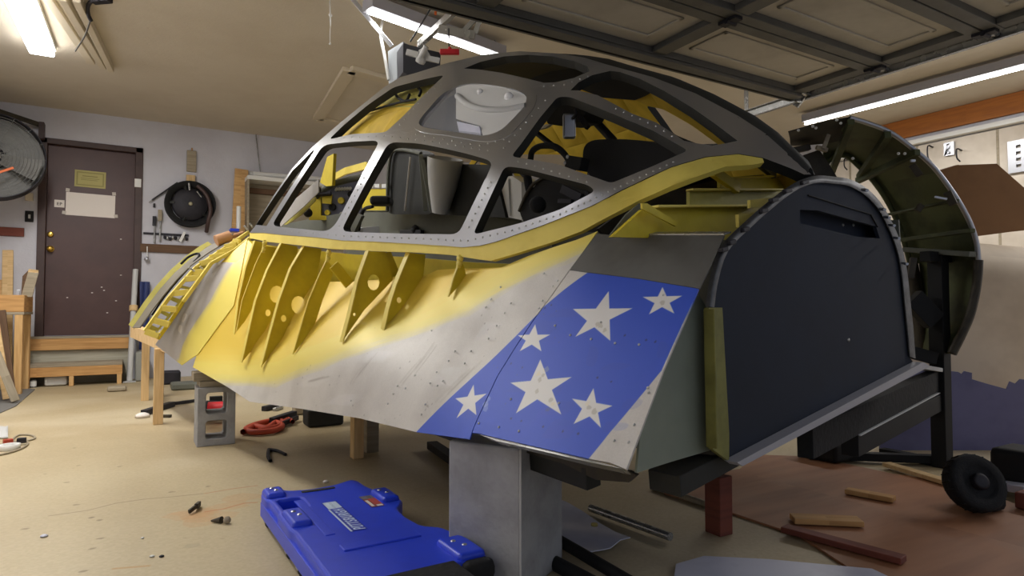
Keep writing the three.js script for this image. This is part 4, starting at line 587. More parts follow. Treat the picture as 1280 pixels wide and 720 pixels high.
{
  const blue = '#2a4dbc', white = '#d3d1cd';
  const [mat, uvf] = skinMaterial(-0.1, 3.3, -0.02, 1.08, 2048, 660, 0xc6c2bb, (g, q, poly) => {
    // sprayed yellow primer: an irregular soft edge of many thin coats
    const edge = [[240, 470], [312, 470], [345, 469], [400, 448], [450, 430], [490, 415], [540, 399], [585, 380], [625, 355], [665, 336], [705, 317], [760, 295]], top = [[760, 270], [640, 310], [520, 320], [320, 280], [280, 300], [230, 440]];
    for (let k = 0; k < 26; k++) poly([...edge.map(([x, y], i) => [x + rnd(-3, 3), y + 13 - k * 0.95 + rnd(-4, 4) - (i === 0 ? 0 : 0)]), ...top], 'rgba(230,208,92,0.11)');
    for (let k = 0; k < 7; k++) poly([...edge.map(([x, y]) => [x + rnd(-3, 3), y - 16 - k * 3.5 + rnd(-4, 4)]), ...top], 'rgba(222,184,52,0.13)');
    for (const [x, y, w, h] of [[390, 478, 24, 8], [470, 445, 30, 9], [560, 470, 26, 16], [430, 500, 30, 9], [610, 415, 20, 14]]) for (let k = 0; k < 5; k++) poly([[x - w * rnd(0.6, 1), y + h * rnd(0.3, 1)], [x - w * 0.2, y - h * rnd(0.5, 1)], [x + w * rnd(0.6, 1), y - h * rnd(0.3, 1)], [x + w * 0.3, y + h * rnd(0.5, 1)]], 'rgba(216,214,212,0.07)');
    // blue field and white stars
    poly([[735, 342], [706, 363], [680, 385], [645, 420], [600, 463], [519, 541.5], [560, 560], [700, 580], [737.5, 574], [764, 541], [828, 464], [876, 361], [878, 345], [800, 340]], blue);
    for (let k = 0; k < 36; k++) { const x = rnd(560, 850), y = rnd(370, 555), w = rnd(8, 30), h = rnd(4, 14); if (x > 830 - (y - 462) * 0.6 || x < 735 - (y - 342) * 1.02) continue; poly(rounded([[x - w, y + h], [x - w * 0.3, y - h], [x + w, y - h * 0.6], [x + w * 0.4, y + h]], 8), 'rgba(' + (k % 2 ? '56,82,196' : '72,82,160') + ',0.14)'); }
    const star = (t) => { const cut = (a, b, c, d) => { const D = (a[0] - b[0]) * (c[1] - d[1]) - (a[1] - b[1]) * (c[0] - d[0]), m = a[0] * b[1] - a[1] * b[0], n = c[0] * d[1] - c[1] * d[0]; return [(m * (c[0] - d[0]) - (a[0] - b[0]) * n) / D, (m * (c[1] - d[1]) - (a[1] - b[1]) * n) / D]; }; const o = []; for (let i = 0; i < 5; i++) { const p = t[i], n = t[(i + 1) % 5]; o.push(p, cut(p, t[(i + 2) % 5], n, t[(i + 4) % 5])); } poly(o, white); };
    const stars = [[[762, 364.5], [792, 386], [764, 427], [720, 422], [717, 387]], [[829, 359.5], [854, 370.5], [844, 393], [812, 394], [804, 372]], [[670, 406], [689, 419], [678, 440], [650.5, 440], [647, 419]], [[676.5, 450], [716, 472], [703, 519], [646, 517.5], [639, 479]], [[743, 486], [767, 508], [752.5, 536], [718, 531], [716, 499]], [[592, 480.5], [608.5, 492], [595.5, 519], [570.5, 523], [569, 498]]];
    stars.forEach(star);
    splat(g, q, [[752, 408], [757, 414], [748, 406], [680, 470], [672, 490], [690, 500], [738, 510], [744, 515], [829, 379], [676, 476], [686, 512]], 'rgba(120,108,84,0.28)', 5); splat(g, q, [[674, 468], [684, 462], [692, 506], [735, 506]], 'rgba(222,200,150,0.3)', 6);
    splat(g, q, [[607, 506], [611, 500], [608, 511]], 'rgba(150,160,205,0.5)', 9);
    const spots = []; for (let i = 0; i < 34; i++) spots.push([rnd(330, 700), rnd(370, 530)]); splat(g, q, spots, 'rgba(90,86,78,0.35)', 1.4);
    splat(g, q, [[384, 462], [378, 472], [372, 480], [388, 457], [412, 481], [424, 470], [602, 394], [606, 404], [610, 412], [500, 460], [512, 452], [395, 507], [441, 507], [455, 519], [540, 505], [532, 512], [343, 480], [345, 490]], 'rgba(84,78,70,0.35)', 2.6);
    const dr = [[640, 455], [654, 460], [748, 473], [765, 478], [782, 420], [809, 426], [820, 428], [690, 382], [682, 386], [714, 420], [640, 524], [653, 527], [680, 534], [705, 540], [724, 543]]; splat(g, q, dr, 'rgba(26,28,60,0.6)', 2.2);
    // rubbed streaks along the hidden ribs
    g.lineCap = 'round'; for (const [a, b] of [[[412, 470], [382, 478]], [[535, 440], [495, 488]], [[560, 410], [515, 470]], [[600, 450], [540, 510]], [[470, 440], [440, 480]]]) for (let k = 0; k < 6; k++) { g.strokeStyle = 'rgba(120,112,104,0.1)'; g.lineWidth = rnd(2, 7); g.beginPath(); const o = rnd(-4, 4), p = rnd(0, 0.4), e = rnd(0.6, 1); g.moveTo(...q(a[0] + (b[0] - a[0]) * p + o, a[1] + (b[1] - a[1]) * p)); g.lineTo(...q(a[0] + (b[0] - a[0]) * e + o, a[1] + (b[1] - a[1]) * e)); g.stroke(); }
    g.fillStyle = 'rgba(60,62,90,0.35)';
  });
  const seam = [[590, 541], [592, 535], [600, 517], [622, 470], [645, 433], [667, 400], [690, 369], [712, 338]];
  const p1 = lift([[241, 459], [262, 471], [284, 483.5], [312, 502], [380, 511.5], [450, 523], [520, 540], [587, 549], ...seam.map(([x, y]) => [x - 0.6, y]), [727, 317], [747, 289], [720, 300], [693, 308.5], [660, 320], [627, 334], [593, 335.5], [578, 335.5], [547, 337.5], [528, 346], [490, 348], [440, 352], [405, 352], [370, 342], [330, 320], [309, 299], [301, 340], [292, 381], [268, 413], [246, 443]], [], skinAt, 0.004, uvf);
  part('side_skin', whole(p1), mat);
  const p2 = lift([...seam.map(([x, y]) => [x + 0.4, y]).reverse(), [598, 541.5], [620, 547], [680, 560.5], [737, 573.5], [762, 578], [783, 586.5], [800, 541], [829, 463], [873, 361], [836, 355], [800, 349], [735, 341]], [], (x, y) => onV(x, y, skinV(x, y) - 0.004), 0.005, uvf);
  part('star_panel', whole(p2), mat).userData.label = 'blue skin panel painted with six white stars';
  part('panel_flange', whole(lift([[597, 542], [620, 547.5], [680, 561], [737, 574], [783, 587], [735, 577.5], [680, 564.5], [620, 551]], [], (x, y) => onV(x, y, skinV(x, y) + 0.0), 0.02)), M.galv);
  const [mn, un] = skinMaterial(2.6, 3.9, -0.1, 1.0, 1024, 768, 0xbab5b2, (g, q, poly) => {
    for (let k = 0; k < 12; k++) poly([[296 - rnd(-2, 2) + k * 0.5, 325], [265 + rnd(-2, 2) + k * 0.5, 376], [222 + rnd(-2, 2) + k * 0.5, 456], [260, 480], [330, 380], [330, 280], [264, 322], [264, 328]], 'rgba(230,212,96,0.22)');
    poly([[263, 328], [296, 328.5], [330, 300], [320, 280]], '#dcc64c'); splat(g, q, [[232, 398], [226, 412]], 'rgba(214,206,198,0.8)', 22);
  });
  part('nose_skin', whole(lift([[309, 299], [301, 340], [292, 382], [268, 414], [247, 443], [236, 450], [227, 456.5], [211, 444], [194, 431], [229, 376], [245, 355], [264, 329], [276, 328], [293, 313]], [], (x, y) => onV(x, y, skinV(x, y) - 0.003), 0.004, un)), mn).userData.label = 'grey and yellow nose skin panel';
  part('upper_side_skin', whole(lift([[712, 338], [735, 340.6], [800, 348.6], [836, 354.5], [874, 360.5], [890, 330], [905.5, 294], [840, 294], [767, 294], [746, 292], [727, 317]], [], (x, y) => onV(x, y, skinV(x, y) + 0.001), 0.004)), M.primer).userData.label = 'dark grey upper skin panel';
  part('upper_flange', whole(sheet([[767, 294], [800, 294], [840, 294], [875, 294], [905, 294]].map(([x, y]) => { const p = skinAt(x, y); return [p, p.clone().addScaledVector(S, 0.035).addScaledVector(U, 0.004)]; }), 0.004)), M.galv);
  // rivets
  const dots = [], R = (x, y, r) => { const p = skinAt(x, y), n = skinAt(x + 3, y).sub(p).cross(skinAt(x, y + 3).sub(p)).normalize(); if (n.dot(CAM.clone().sub(p)) < 0) n.negate(); p.addScaledVector(n, 0.004); dots.push(new THREE.SphereGeometry(r, 6, 3, 0, 6.3, 0, 1.5).applyMatrix4(basis(n).multiply(new THREE.Matrix4().makeRotationZ(-Math.PI / 2))).translate(p.x, p.y, p.z)); };
  for (const [x, y] of [[681, 343], [698, 352], [692, 359], [679, 377], [675, 386], [615, 375], [609, 385], [555, 477], [548, 483], [541, 414], [498, 483], [493, 493], [486, 505], [528, 519], [533, 506], [440, 501], [627, 360], [769, 552], [787, 554], [811, 486], [812, 492], [794, 532], [830, 370], [752, 404], [570, 440], [562, 452], [547, 466], [539, 480], [520, 470], [508, 486], [640, 380], [632, 392], [622, 408], [612, 424], [590, 440], [582, 455], [695, 408], [714, 420], [740, 425], [770, 430], [800, 432], [640, 500], [700, 505], [650, 540], [600, 530], [625, 535]]) R(x, y, 0.0036);
  part('skin_rivets', dots, M.rivet).userData.kind = 'stuff';
}
{ // ---- yellow ribs standing on the skin under the canopy sill
  const plate = (name, px, holes, L, mat = M.yellow, th = 0.004, par = craft) => part(name, slab(px.map(([x, y]) => onL(x, y, L)), F.clone().multiplyScalar(th), holes.map((h) => h.map(([x, y]) => onL(x, y, L)))), mat, par);
  const disc = (x, y, rx, ry = rx * 1.25, n = 12) => Array.from({ length: n }, (_, i) => [x + rx * Math.cos(i / n * 6.283), y + ry * Math.sin(i / n * 6.283)]);
  const rib = (L, edge, base, holes, wide = 0.03) => {
    const r = plate('rib', [...edge, ...base], holes, L), fl = [];
    for (let i = 0; i + 1 < edge.length; i++) { const a = onL(...edge[i], L), b = onL(...edge[i + 1], L); fl.push([a, b]); }
    const pts = edge.map((e) => onL(...e, L)); const rows = pts.map((p) => [p.clone().addScaledVector(F, wide / 2), p.clone().addScaledVector(F, -wide / 2)]);
    obj('rib_flange', whole(sheet(rows, 0.004)), M.yellowPale, r); return r;
  };
  const clip = (p, L) => part('rib_clip', [ball(onL(p[0], p[1], L), 0.014, 6), ball(onL(p[0] - 1, p[1] + 7, L), 0.012, 6), bar(onL(p[0], p[1] - 4, L), onL(p[0] - 2, p[1] + 12, L), 0.016, 0.012)], M.yellowPale);
  rib(2.85, [[318.5, 301], [307, 335], [298, 376], [291, 434]], [[306, 414], [318, 400], [334, 320], [330, 303]], []);
  rib(2.75, [[331, 307], [320, 330], [303, 376], [296, 414]], [[306, 402], [330, 360], [345, 310]], [], 0.008); clip([331, 304], 2.72);
  rib(2.55, [[351.5, 304], [334, 338], [319.5, 376], [302, 453]], [[332, 418], [356, 385], [372, 345], [372, 308]], [disc(346, 368, 9, 11), disc(335, 391, 3.4)]);
  rib(2.3, [[379.5, 308], [363, 336], [348.5, 376], [326, 459]], [[352, 427], [382, 391], [396, 350], [402, 311]], [disc(373, 381, 9, 11), disc(354.5, 398, 3.4)]);
  rib(1.95, [[409, 325], [400, 343], [386, 376], [366.5, 443]], [[393, 408], [403, 376], [418, 338]], [], 0.008); clip([411, 316], 1.95);
  rib(1.5, [[459.5, 314], [446, 352], [436, 396], [427.5, 427.5]], [[455, 388], [491, 350], [482, 315]], [disc(467, 353, 7.5, 10), disc(443, 393, 1.6)]);
  rib(1.3, [[510.5, 316], [494, 356], [485, 385], [478.5, 414.5]], [[502, 387], [528, 354], [532, 318]], [disc(499, 375, 3)]);
  rib(0.95, [[574, 330], [567, 348], [561, 371]], [[572, 359], [583, 345], [579, 330]], [], 0.008); clip([575, 323], 0.95);
  const brace = (a, b, L, w, mat = M.yellow) => part('brace', bar(onL(...a, L), onL(...b, L), w, 0.01), mat);
  brace([417, 331], [437, 356], 1.85, 0.05); brace([482, 316], [494, 345], 1.6, 0.05);
  // dark inner keel structure seen between the ribs
  const inner = [[309, 300], [330, 306], [380, 312], [440, 318], [520, 322], [590, 328], [640, 330], [700, 310], [745, 292]].map(([x, y], i, l) => { const p = onV(x, y, -0.55), q = p.clone().addScaledVector(U, -0.45); return [p, q]; });
  part('inner_side', whole(sheet(inner, 0.006)), M.yellow);
  // ---- nose frame: the yellow ladder and the curved panel beyond it
  const L3 = 3.3, rail = (l, w, L, mat, t = 0.02) => part('nose_rail', l.slice(1).map((p, i) => bar(onL(...l[i], L), onL(...p, L), w, t, F)), mat);
  rail([[311, 290], [284, 308], [245, 334], [212, 371], [181, 414]], 0.03, L3 + 0.02, M.yellowPale); rail([[313, 297], [293, 313], [264, 329], [245, 355], [229, 377]], 0.03, L3 - 0.04, M.yellowPale); rail([[229, 377], [215, 399], [197, 424]], 0.02, L3 + 0.04, M.yellow);
  for (const [a, b] of [[[292, 302], [300, 303]], [[281, 309], [296, 306]], [[272, 316], [293, 311]], [[262, 322], [282, 319]], [[250, 330], [268, 325]], [[241, 341], [257, 339]], [[231, 349], [250, 347]], [[217, 367], [236, 365]], [[201, 385], [221, 387]], [[192, 400], [212, 406]], [[182, 414], [199, 420]]]) part('ladder_rung', bar(onL(...a, L3 + 0.02), onL(...b, L3 - 0.02), 0.035, 0.025, U), M.yellowPale);
  part('ladder_web', slab([[313, 296], [284, 308], [245, 334], [212, 371], [181, 414], [192, 421], [222, 385], [258, 340], [290, 314]].map(([x, y]) => onL(x, y, L3 + 0.12)), F.clone().multiplyScalar(0.004), [[[213, 375], [203, 388], [212, 392], [222, 379]], [[200, 391], [189, 406], [198, 410], [209, 396]], [[240, 344], [228, 357], [238, 359], [250, 345]], [[226, 360], [216, 371], [225, 374], [235, 362]]].map((h) => h.map(([x, y]) => onL(x, y, L3 + 0.12)))), M.greenYellow);
  const arc = [[262, 305], [253, 310], [236, 322], [216, 340], [198, 360], [183, 380], [171, 398], [164, 408]], inn = [[292, 292], [286, 302], [262, 316], [240, 332], [222, 350], [206, 369], [190, 390], [176, 410]];
  part('nose_rim', whole(sheet(arc.map(([x, y]) => [onL(x - 2, y - 1, 3.62), onL(x + 4, y + 3, 3.6)]), 0.02)), M.greenYellow);
  part('nose_panel', whole(sheet(arc.map(([x, y], i) => [onL(x + 2, y + 2, 3.6), onL((x + inn[i][0]) / 2 + 1, (y + inn[i][1]) / 2 + 1, 3.5), onL(inn[i][0], inn[i][1], 3.38)]), 0.006)), M.nosePanel);
  part('nose_seal', [tube([onL(226, 330, 3.5), onL(236, 321, 3.5), onL(247, 317, 3.48), onL(249, 320, 3.46), onL(242, 328, 3.46)], 0.008, 6), tube([onL(236, 335, 3.45), onL(220, 353, 3.45), onL(204, 373, 3.45), onL(190, 394, 3.45)], 0.006, 6)], M.black);
  part('nose_bar', [rod(onL(270, 301, L3 + 0.1), onL(288, 295, L3 + 0.1), 0.035), rod(onL(288, 296, L3 + 0.1), onL(304, 291, L3 + 0.1), 0.012)], std({ color: 0xb98a64, roughness: 0.7 }));
  for (const [a, b] of [[[236, 334], [243, 339]], [[250, 333], [254, 337]], [[258, 332], [261, 335]], [[195, 414], [200, 419]], [[305, 282], [309, 287]], [[312, 279], [316, 284]]]) part('cleco_pin', rod(onL(...a, L3 - 0.02), onL(...b, L3 - 0.02), 0.006), M.aluBar);
  // ---- rear: cross frames, aft gusset, bulkhead
  const cross = (L, px, mat) => plate('cross_frame', px, [], L, mat, 0.012), top = (L, a, b, w, mat) => part('frame_flange', bar(onL(...a, L - w / 2), onL(...b, L - w / 2), 0.008, w, U), mat);
  cross(0.22, [[803, 262], [822, 258.5], [935, 258], [957, 258], [920, 300], [765, 296]], M.yellow); top(0.22, [818, 258.5], [945, 257.5], 0.03, M.yellowPale);
  cross(0.3, [[862, 238], [985, 238], [1000, 244], [960, 268], [862, 262]], M.greenYellow); top(0.3, [862, 237.5], [975, 237.5], 0.03, M.yellowPale);
  cross(0.38, [[900, 224], [960, 221], [1006, 219], [1006, 240], [900, 240]], M.yellow); top(0.38, [905, 223.5], [1000, 219], 0.03, M.yellow);
  part('stiffener', slab([[803, 254], [809, 254], [847, 278], [845, 283], [803, 261]].map(([x, y]) => onL(x, y, 0.18)), F.clone().multiplyScalar(0.006)), M.yellow);
  part('stiffener', bar(onL(891, 214, 0.27), onL(922, 236, 0.27), 0.035, 0.02), M.yellow); part('stiffener', bar(onL(950, 205, 0.36), onL(968, 219, 0.36), 0.03, 0.02), M.oliveGrey);
  part('frame_tab', slab([[938, 250], [962, 247], [962, 258], [938, 260]].map(([x, y]) => onL(x, y, 0.12)), F.clone().multiplyScalar(0.01)), M.yellowPale); part('frame_tab', slab([[923, 268], [944, 266], [940, 282], [924, 284]].map(([x, y]) => onL(x, y, 0.08)), F.clone().multiplyScalar(0.01)), M.yellowPale);
  part('rear_lining', slab([[748, 286], [800, 248], [860, 234], [905, 222], [985, 216], [990, 300], [760, 300]].map(([x, y]) => onL(x, y, 0.46)), F.clone().multiplyScalar(0.01)), M.oliveDark);
  part('inner_gusset', slab([[783, 268], [800, 254], [812, 262], [826, 294], [763, 294]].map(([x, y]) => onL(x, y, 0.3)), F.clone().multiplyScalar(0.006)), M.oliveGrey);
  part('aft_gusset', slab([[872, 366], [883, 384], [888.5, 545], [891, 562], [840, 577], [796, 591], [800, 546], [829, 466]].map(([x, y]) => onL(x, y, 0.03)), F.clone().multiplyScalar(0.006)), M.greenGrey);
  const strip = part('corner_angle', slab([[886, 384.5], [903, 384.5], [911.5, 541], [911.5, 577], [891, 561.5], [889.5, 541]].map(([x, y]) => onL(x, y, -0.012)), F.clone().multiplyScalar(0.012)), M.oliveStrip); obj('edge_fold', bar(onL(886.5, 386, -0.012), onL(890, 560, -0.012), 0.006, 0.03, S), M.oliveStrip, strip);
  const arch = [[884, 383], [889, 350], [903, 309], [932, 279], [957, 257], [980, 239], [999, 227.5], [1021, 221], [1043, 222.5], [1060, 225], [1080, 235], [1098, 252], [1112, 275], [1123, 300], [1131, 330], [1137, 380], [1141, 420], [1143, 448]];
  const smooth = new THREE.CatmullRomCurve3(arch.map(([x, y]) => V(x, y, 0))).getPoints(60).map((p) => [p.x, p.y]);
  const inset = smooth.map(([x, y]) => { const c = [1012, 400], d = Math.hypot(x - c[0], y - c[1]); return [c[0] + (x - c[0]) * (1 - 7 / d), c[1] + (y - c[1]) * (1 - 7 / d)]; });
  part('rear_bulkhead', slab([...inset.map(([x, y]) => onL(x, y, 0)), onL(1141, 452, 0), onL(906, 575, 0)], F.clone().multiplyScalar(0.012), [[[1000, 262], [1022, 263], [1095, 283], [1100, 298], [1072, 296], [1000, 279]].map(([x, y]) => onL(x, y, 0))]), M.navy).userData.label = 'dark navy arched bulkhead panel';
  const rimRows = smooth.map(([x, y], i) => [onL(x, y, 0.05), onL(x, y, -0.012), onL(...inset[i], -0.006)]);
  part('bulkhead_rim', whole(sheet(rimRows, -0.004)), std({ map: mottled(256, 0x6e6f70, 0x4a4b4c, 1.2, 8, 160, 3), roughness: 0.5, metalness: 0.4 }));
  const nuts = [[904, 312], [914, 303], [931, 287], [954, 263.5], [967, 250], [984, 238.5], [1005, 228]];
  for (const [x, y] of nuts) part('rim_fastener', bar(onL(x - 4, y + 1, -0.014), onL(x + 4, y - 1, -0.014), 0.012, 0.014), M.darkMetal);
  for (const [x, y] of [[1081, 237], [1103, 261], [1109, 271], [1115, 281], [1121, 297], [1131, 329]]) part('cleco_pin', rod(onL(x - 3, y, -0.03), onL(x + 3, y + 1, -0.06), 0.005), M.aluBar);
  part('bulkhead_ledge', slab([[905, 575], [1141, 452], [1150, 457], [912, 579.5]].map(([x, y]) => onL(x, y, -0.004)), F.clone().multiplyScalar(-0.035)), M.fixture);
  part('bulkhead_recess', slab([[994, 256], [1024, 256], [1104, 278], [1108, 304], [1070, 302], [994, 285]].map(([x, y]) => onL(x, y, 0.05)), F.clone().multiplyScalar(0.006)), M.navy);
  for (const [x, y] of [[1053, 281], [1066, 281.5], [1060, 425]]) part('bulkhead_bolt', lathe([[0.006, 0], [0.006, 0.004], [0, 0.006]], onL(x, y, y < 300 ? 0.05 : 0), F.clone().negate(), 8), M.galv);
  part('bulkhead_seam', [bar(onL(1010, 244, -0.002), onL(1088, 268, -0.002), 0.004, 0.006), bar(onL(1088, 268, -0.002), onL(1097, 284, -0.002), 0.004, 0.006)], M.black);
  // belly: closed dark underside between the skin's lower edge and the far side
  const keel = [[0.02, -0.7], [0.6, -0.86], [1.4, -0.88], [2.2, -0.86], [3.0, -0.8]];
  part('belly', whole(sheet(keel.map(([L, v]) => [fr(L, v, 0.02), fr(L, v * 0.5, -0.03), fr(L, 0, -0.045), fr(L, -v * 0.5, -0.03), fr(L, -v * 0.8, 0.02)]), 0.01)), M.oliveDark);
  part('starboard_side', whole(sheet([[0.02, 0.68], [0.8, 0.72], [1.6, 0.74], [2.4, 0.74], [3.2, 0.68]].map(([L, v]) => [fr(L, v - 0.06, 0.02), fr(L, v, 0.3), fr(L, v, 0.55 + L * 0.08)]), 0.01)), M.oliveGrey);
  part('belly_beam', [bar(fr(0.06, -0.86, -0.02), fr(0.06, 0.62, -0.02), 0.05, 0.09, U), bar(onL(742, 596, 0.25), fr(2.9, -0.72, 0.03), 0.06, 0.05, U)], M.liner);
  part('belly_channel', whole(lift([[601, 546], [680, 566], [735, 579], [786, 589], [796, 594], [786, 603], [745, 600], [705, 580], [600, 549]], [], (x, y) => onV(x, y, -0.92), 0.01)), M.oliveDark);
}
{ // ---- what stands in the cockpit
  const plate = (name, px, v, mat, th, par = craft) => part(name, slab(px.map(([x, y]) => onV(x, y, v)), S.clone().multiplyScalar(th)), mat, par);
  part('cockpit_floor', whole(sheet([0.1, 1, 2, 2.9].map((L) => [fr(L, -0.55, 0.12), fr(L, 0, 0.1), fr(L, 0.55, 0.12)]), 0.01)), M.liner);
  // starboard console sides with their rolled edge
  const con = plate('side_console', [[432, 266], [450, 263], [540, 263.5], [587, 264.5], [650, 276], [690, 284], [690, 330], [432, 330]], 0.3, M.oliveGrey, 0.03);
  obj('edge_roll', [tube([onV(433, 266, 0.3), onV(450, 263.5, 0.3), onV(540, 263.5, 0.3), onV(587, 264, 0.3), onV(650, 275.5, 0.3)], 0.012, 6)], M.oliveGrey, con);
  plate('sill_console', [[341, 283], [400, 271], [440, 264.5], [452, 270], [440, 296], [341, 296]], -0.3, M.oliveGrey, 0.02);
  part('console_latch', [ball(onV(519, 287, 0.28), 0.03, 6), bar(onV(502, 290, 0.28), onV(528, 290, 0.28), 0.03, 0.03), bar(onV(515, 290, 0.28), onV(520, 283, 0.28), 0.03, 0.02)], M.black);
  // instrument panel on a yellow frame
  const pn = F.clone().multiplyScalar(0.75).addScaledVector(S, 0.66).normalize(), onP = (x, y, L) => hit(x, y, pn, fr(L, -0.12, 0.9)), pl = (px, L, th = 0.01) => slab(px.map(([x, y]) => onP(x, y, L)), pn.clone().multiplyScalar(th));
  const ip = part('instrument_panel', pl([[395, 247], [408, 236], [430, 227], [452, 222], [452, 276], [398, 274]], 2.75, 0.02), std({ map: mottled(256, 0x6f7080, 0x5a5b68, 0.8, 5, 141, 3), roughness: 0.5 }));
  obj('panel_hood', tube([onP(394, 246, 2.7), onP(408, 234.5, 2.7), onP(430, 226, 2.7), onP(454, 221, 2.7)], 0.02, 8), M.oliveGrey, ip);
  for (const [x, y, r, m] of [[427, 251, 4.2, M.yellow], [416, 259, 4.5, M.black], [439, 243, 4, M.black], [448, 252, 4, M.black], [410, 266, 3.6, M.yellow], [428, 268, 3, M.white], [441, 262, 3.4, M.black], [447, 236, 3.4, M.black]]) obj('gauge', lathe([[r * 0.005, 0], [r * 0.005, 0.014], [r * 0.0042, 0.018], [0, 0.012]], onP(x, y, 2.75), pn.clone().negate(), 14), m, ip);
  for (let k = 0; k < 6; k++) obj('switch', rod(onP(420 + k * 3.4, 237.5 - k * 0.2, 2.75), onP(421 + k * 3.4, 236 - k * 0.2, 2.71), 0.009), M.white, ip);
  part('panel_frame', [pl([[388, 248], [401, 246], [401, 274], [388, 274]], 2.72, 0.02), pl([[402, 243], [415, 243], [414, 255], [403, 254]], 2.7, 0.015), pl([[387, 268], [412, 270], [412, 275], [386, 275]], 2.7, 0.015)], M.yellow);
  part('panel_mount', [ball(onP(396, 238, 2.68), 0.03, 6), rod(onP(393, 243, 2.68), onP(414, 242, 2.68), 0.014)], M.darkMetal); part('panel_knob', ball(onP(385, 266, 2.6), 0.028, 8), M.darkMetal);
  plate('nose_deck', [[364, 253], [398, 224], [398, 240], [380, 258], [350, 284], [341, 283]], -0.5, M.skinGrey, 0.006);
  plate('deck_trim', [[350, 280], [372, 266], [394, 246], [394, 251], [376, 269], [358, 281]], -0.46, M.greenYellow, 0.006);
  plate('windscreen_bracket', [[400, 228], [409, 196], [417, 192], [415, 232], [408, 233]], -0.3, M.yellow, 0.02);
  part('far_rail', bar(onV(410, 226, 0.5), onV(432, 214, 0.5), 0.06, 0.02), M.yellowPale); part('far_rail', bar(onV(432, 214, 0.5), onV(458, 207, 0.5), 0.06, 0.02), M.yellowPale);
  // radio shelf in yellow with a row of white windows
  const fp = plate('fuse_panel', [[455, 236], [486, 236], [486, 263], [450, 263]], 0.12, M.yellow, 0.02); for (const x of [460, 468, 477]) obj('fuse_window', slab([[x, 230], [x + 6, 230], [x + 6, 234.5], [x, 234.5]].map(([a, b]) => onV(a, b, 0.1)), S.clone().multiplyScalar(0.02)), M.white, fp);
  const hr = part('arm_rest', [rbox(-0.06, 0.06, -0.025, 0.025, -0.05, 0.05, 0.018)].map((g) => g.applyMatrix4(basis(RIGHT)).translate(...onV(477, 251.5, -0.2).toArray())), M.black); obj('flex_stem', tube([onV(466, 258, -0.2), onV(455, 262, -0.2), onV(451, 272, -0.2), onV(448, 288, -0.2)], 0.011, 6), M.rubber, hr);
  // co-pilot seat back with its frame and straps
  const seat = part('copilot_seat', slab(rounded([[485, 187], [499, 184], [528, 190], [545, 268], [482, 268]], 12).map(([x, y]) => onV(x, y, 0.12)), S.clone().multiplyScalar(0.1)), M.liner);
  obj('seat_tube', tube([onV(484, 264, 0.1), onV(486, 210, 0.1), onV(490, 190, 0.1), onV(500, 187, 0.1), onV(526, 192, 0.1)], 0.012, 6), M.oliveGrey, seat); obj('strap', bar(onV(513, 196, 0.1), onV(506, 264, 0.1), 0.012, 0.006, RIGHT), M.skinGrey, seat);
  for (const [a, b] of [[[526, 193], [532, 264]], [[528, 200], [540, 264]]]) obj('strap', bar(onV(...a, 0.07), onV(...b, 0.07), 0.026, 0.006, RIGHT), M.oliveGrey, seat);
  // cone-shaped white duct
  const ct = onV(557, 198, 0.02), cb = onV(550, 266, 0.02), cd = cb.clone().sub(ct), duct = part('air_duct', [lathe([[0.098, 0], [0.1, 0.006], [0.095, 0.06], [0.08, cd.length() * 0.5], [0.045, cd.length()], [0.04, cd.length()], [0.074, cd.length() * 0.5], [0.088, 0.05], [0.092, 0]], ct, cd)], M.lightGrey);
  plate('equipment_box', [[572, 205], [616, 206], [632, 272], [545, 268], [566, 236]], 0.08, M.liner, 0.12);
  // white container behind the triangular window
  const wb = plate('white_container', [[628, 222], [640, 220], [652, 228], [652, 275], [627, 270], [621, 240]], 0.1, M.white, 0.12); obj('container_edge', bar(onV(636, 224, 0.095), onV(638, 270, 0.095), 0.008, 0.006, RIGHT), M.lightGrey, wb);
  plate('side_web', [[641, 210], [656, 222], [658, 234], [650, 230], [642, 218]], 0.16, M.yellow, 0.02);
  // pilot's seat, control wheel and overhead gear
  const ps = part('pilot_seat', slab(rounded([[729, 182], [742, 174], [790, 174], [835, 182], [852, 196], [836, 240], [752, 240], [728, 206]], 14).map(([x, y]) => onV(x, y, -0.12)), S.clone().multiplyScalar(0.3)), M.black);
  obj('seat_side', slab(rounded([[648, 262], [656, 246], [680, 220], [735, 226], [752, 240], [750, 290], [660, 290]], 8).map(([x, y]) => onV(x, y, -0.2)), S.clone().multiplyScalar(0.25)), M.black, ps);
  obj('seat_piping', tube([onV(649, 264, -0.21), onV(656, 247, -0.21), onV(664, 233, -0.21), onV(680, 221, -0.21)], 0.008, 6), M.oliveDark, ps);
  obj('seat_knob', [ball(onV(672, 256, -0.28), 0.035, 12)], M.rubber, ps); obj('seat_lever', [bar(onV(703, 236, -0.3), onV(727, 248, -0.3), 0.035, 0.02), bar(onV(699, 252, -0.32), onV(716, 252, -0.32), 0.018, 0.02), bar(onV(732, 238, -0.4), onV(734, 245, -0.4), 0.008, 0.006)], M.darkMetal, ps);
  const yk = part('control_wheel', tube([onV(663, 200, -0.2), onV(665, 190, -0.2), onV(672, 184, -0.2), onV(683, 182, -0.2), onV(695, 184, -0.2), onV(705, 192, -0.2), onV(712, 203, -0.2), onV(716, 214, -0.2)], 0.013, 8), M.rubber); obj('wheel_button', [ball(onV(710, 196, -0.22), 0.009, 6), ball(onV(707, 204, -0.22), 0.01, 6)], M.aluBar, yk); obj('wheel_column', bar(onV(712, 203, -0.2), onV(731, 206, -0.2), 0.05, 0.05), M.rubber, yk); obj('wheel_stem', rod(onV(659, 220, -0.2), onV(662, 238, -0.2), 0.018), M.rubber, yk);
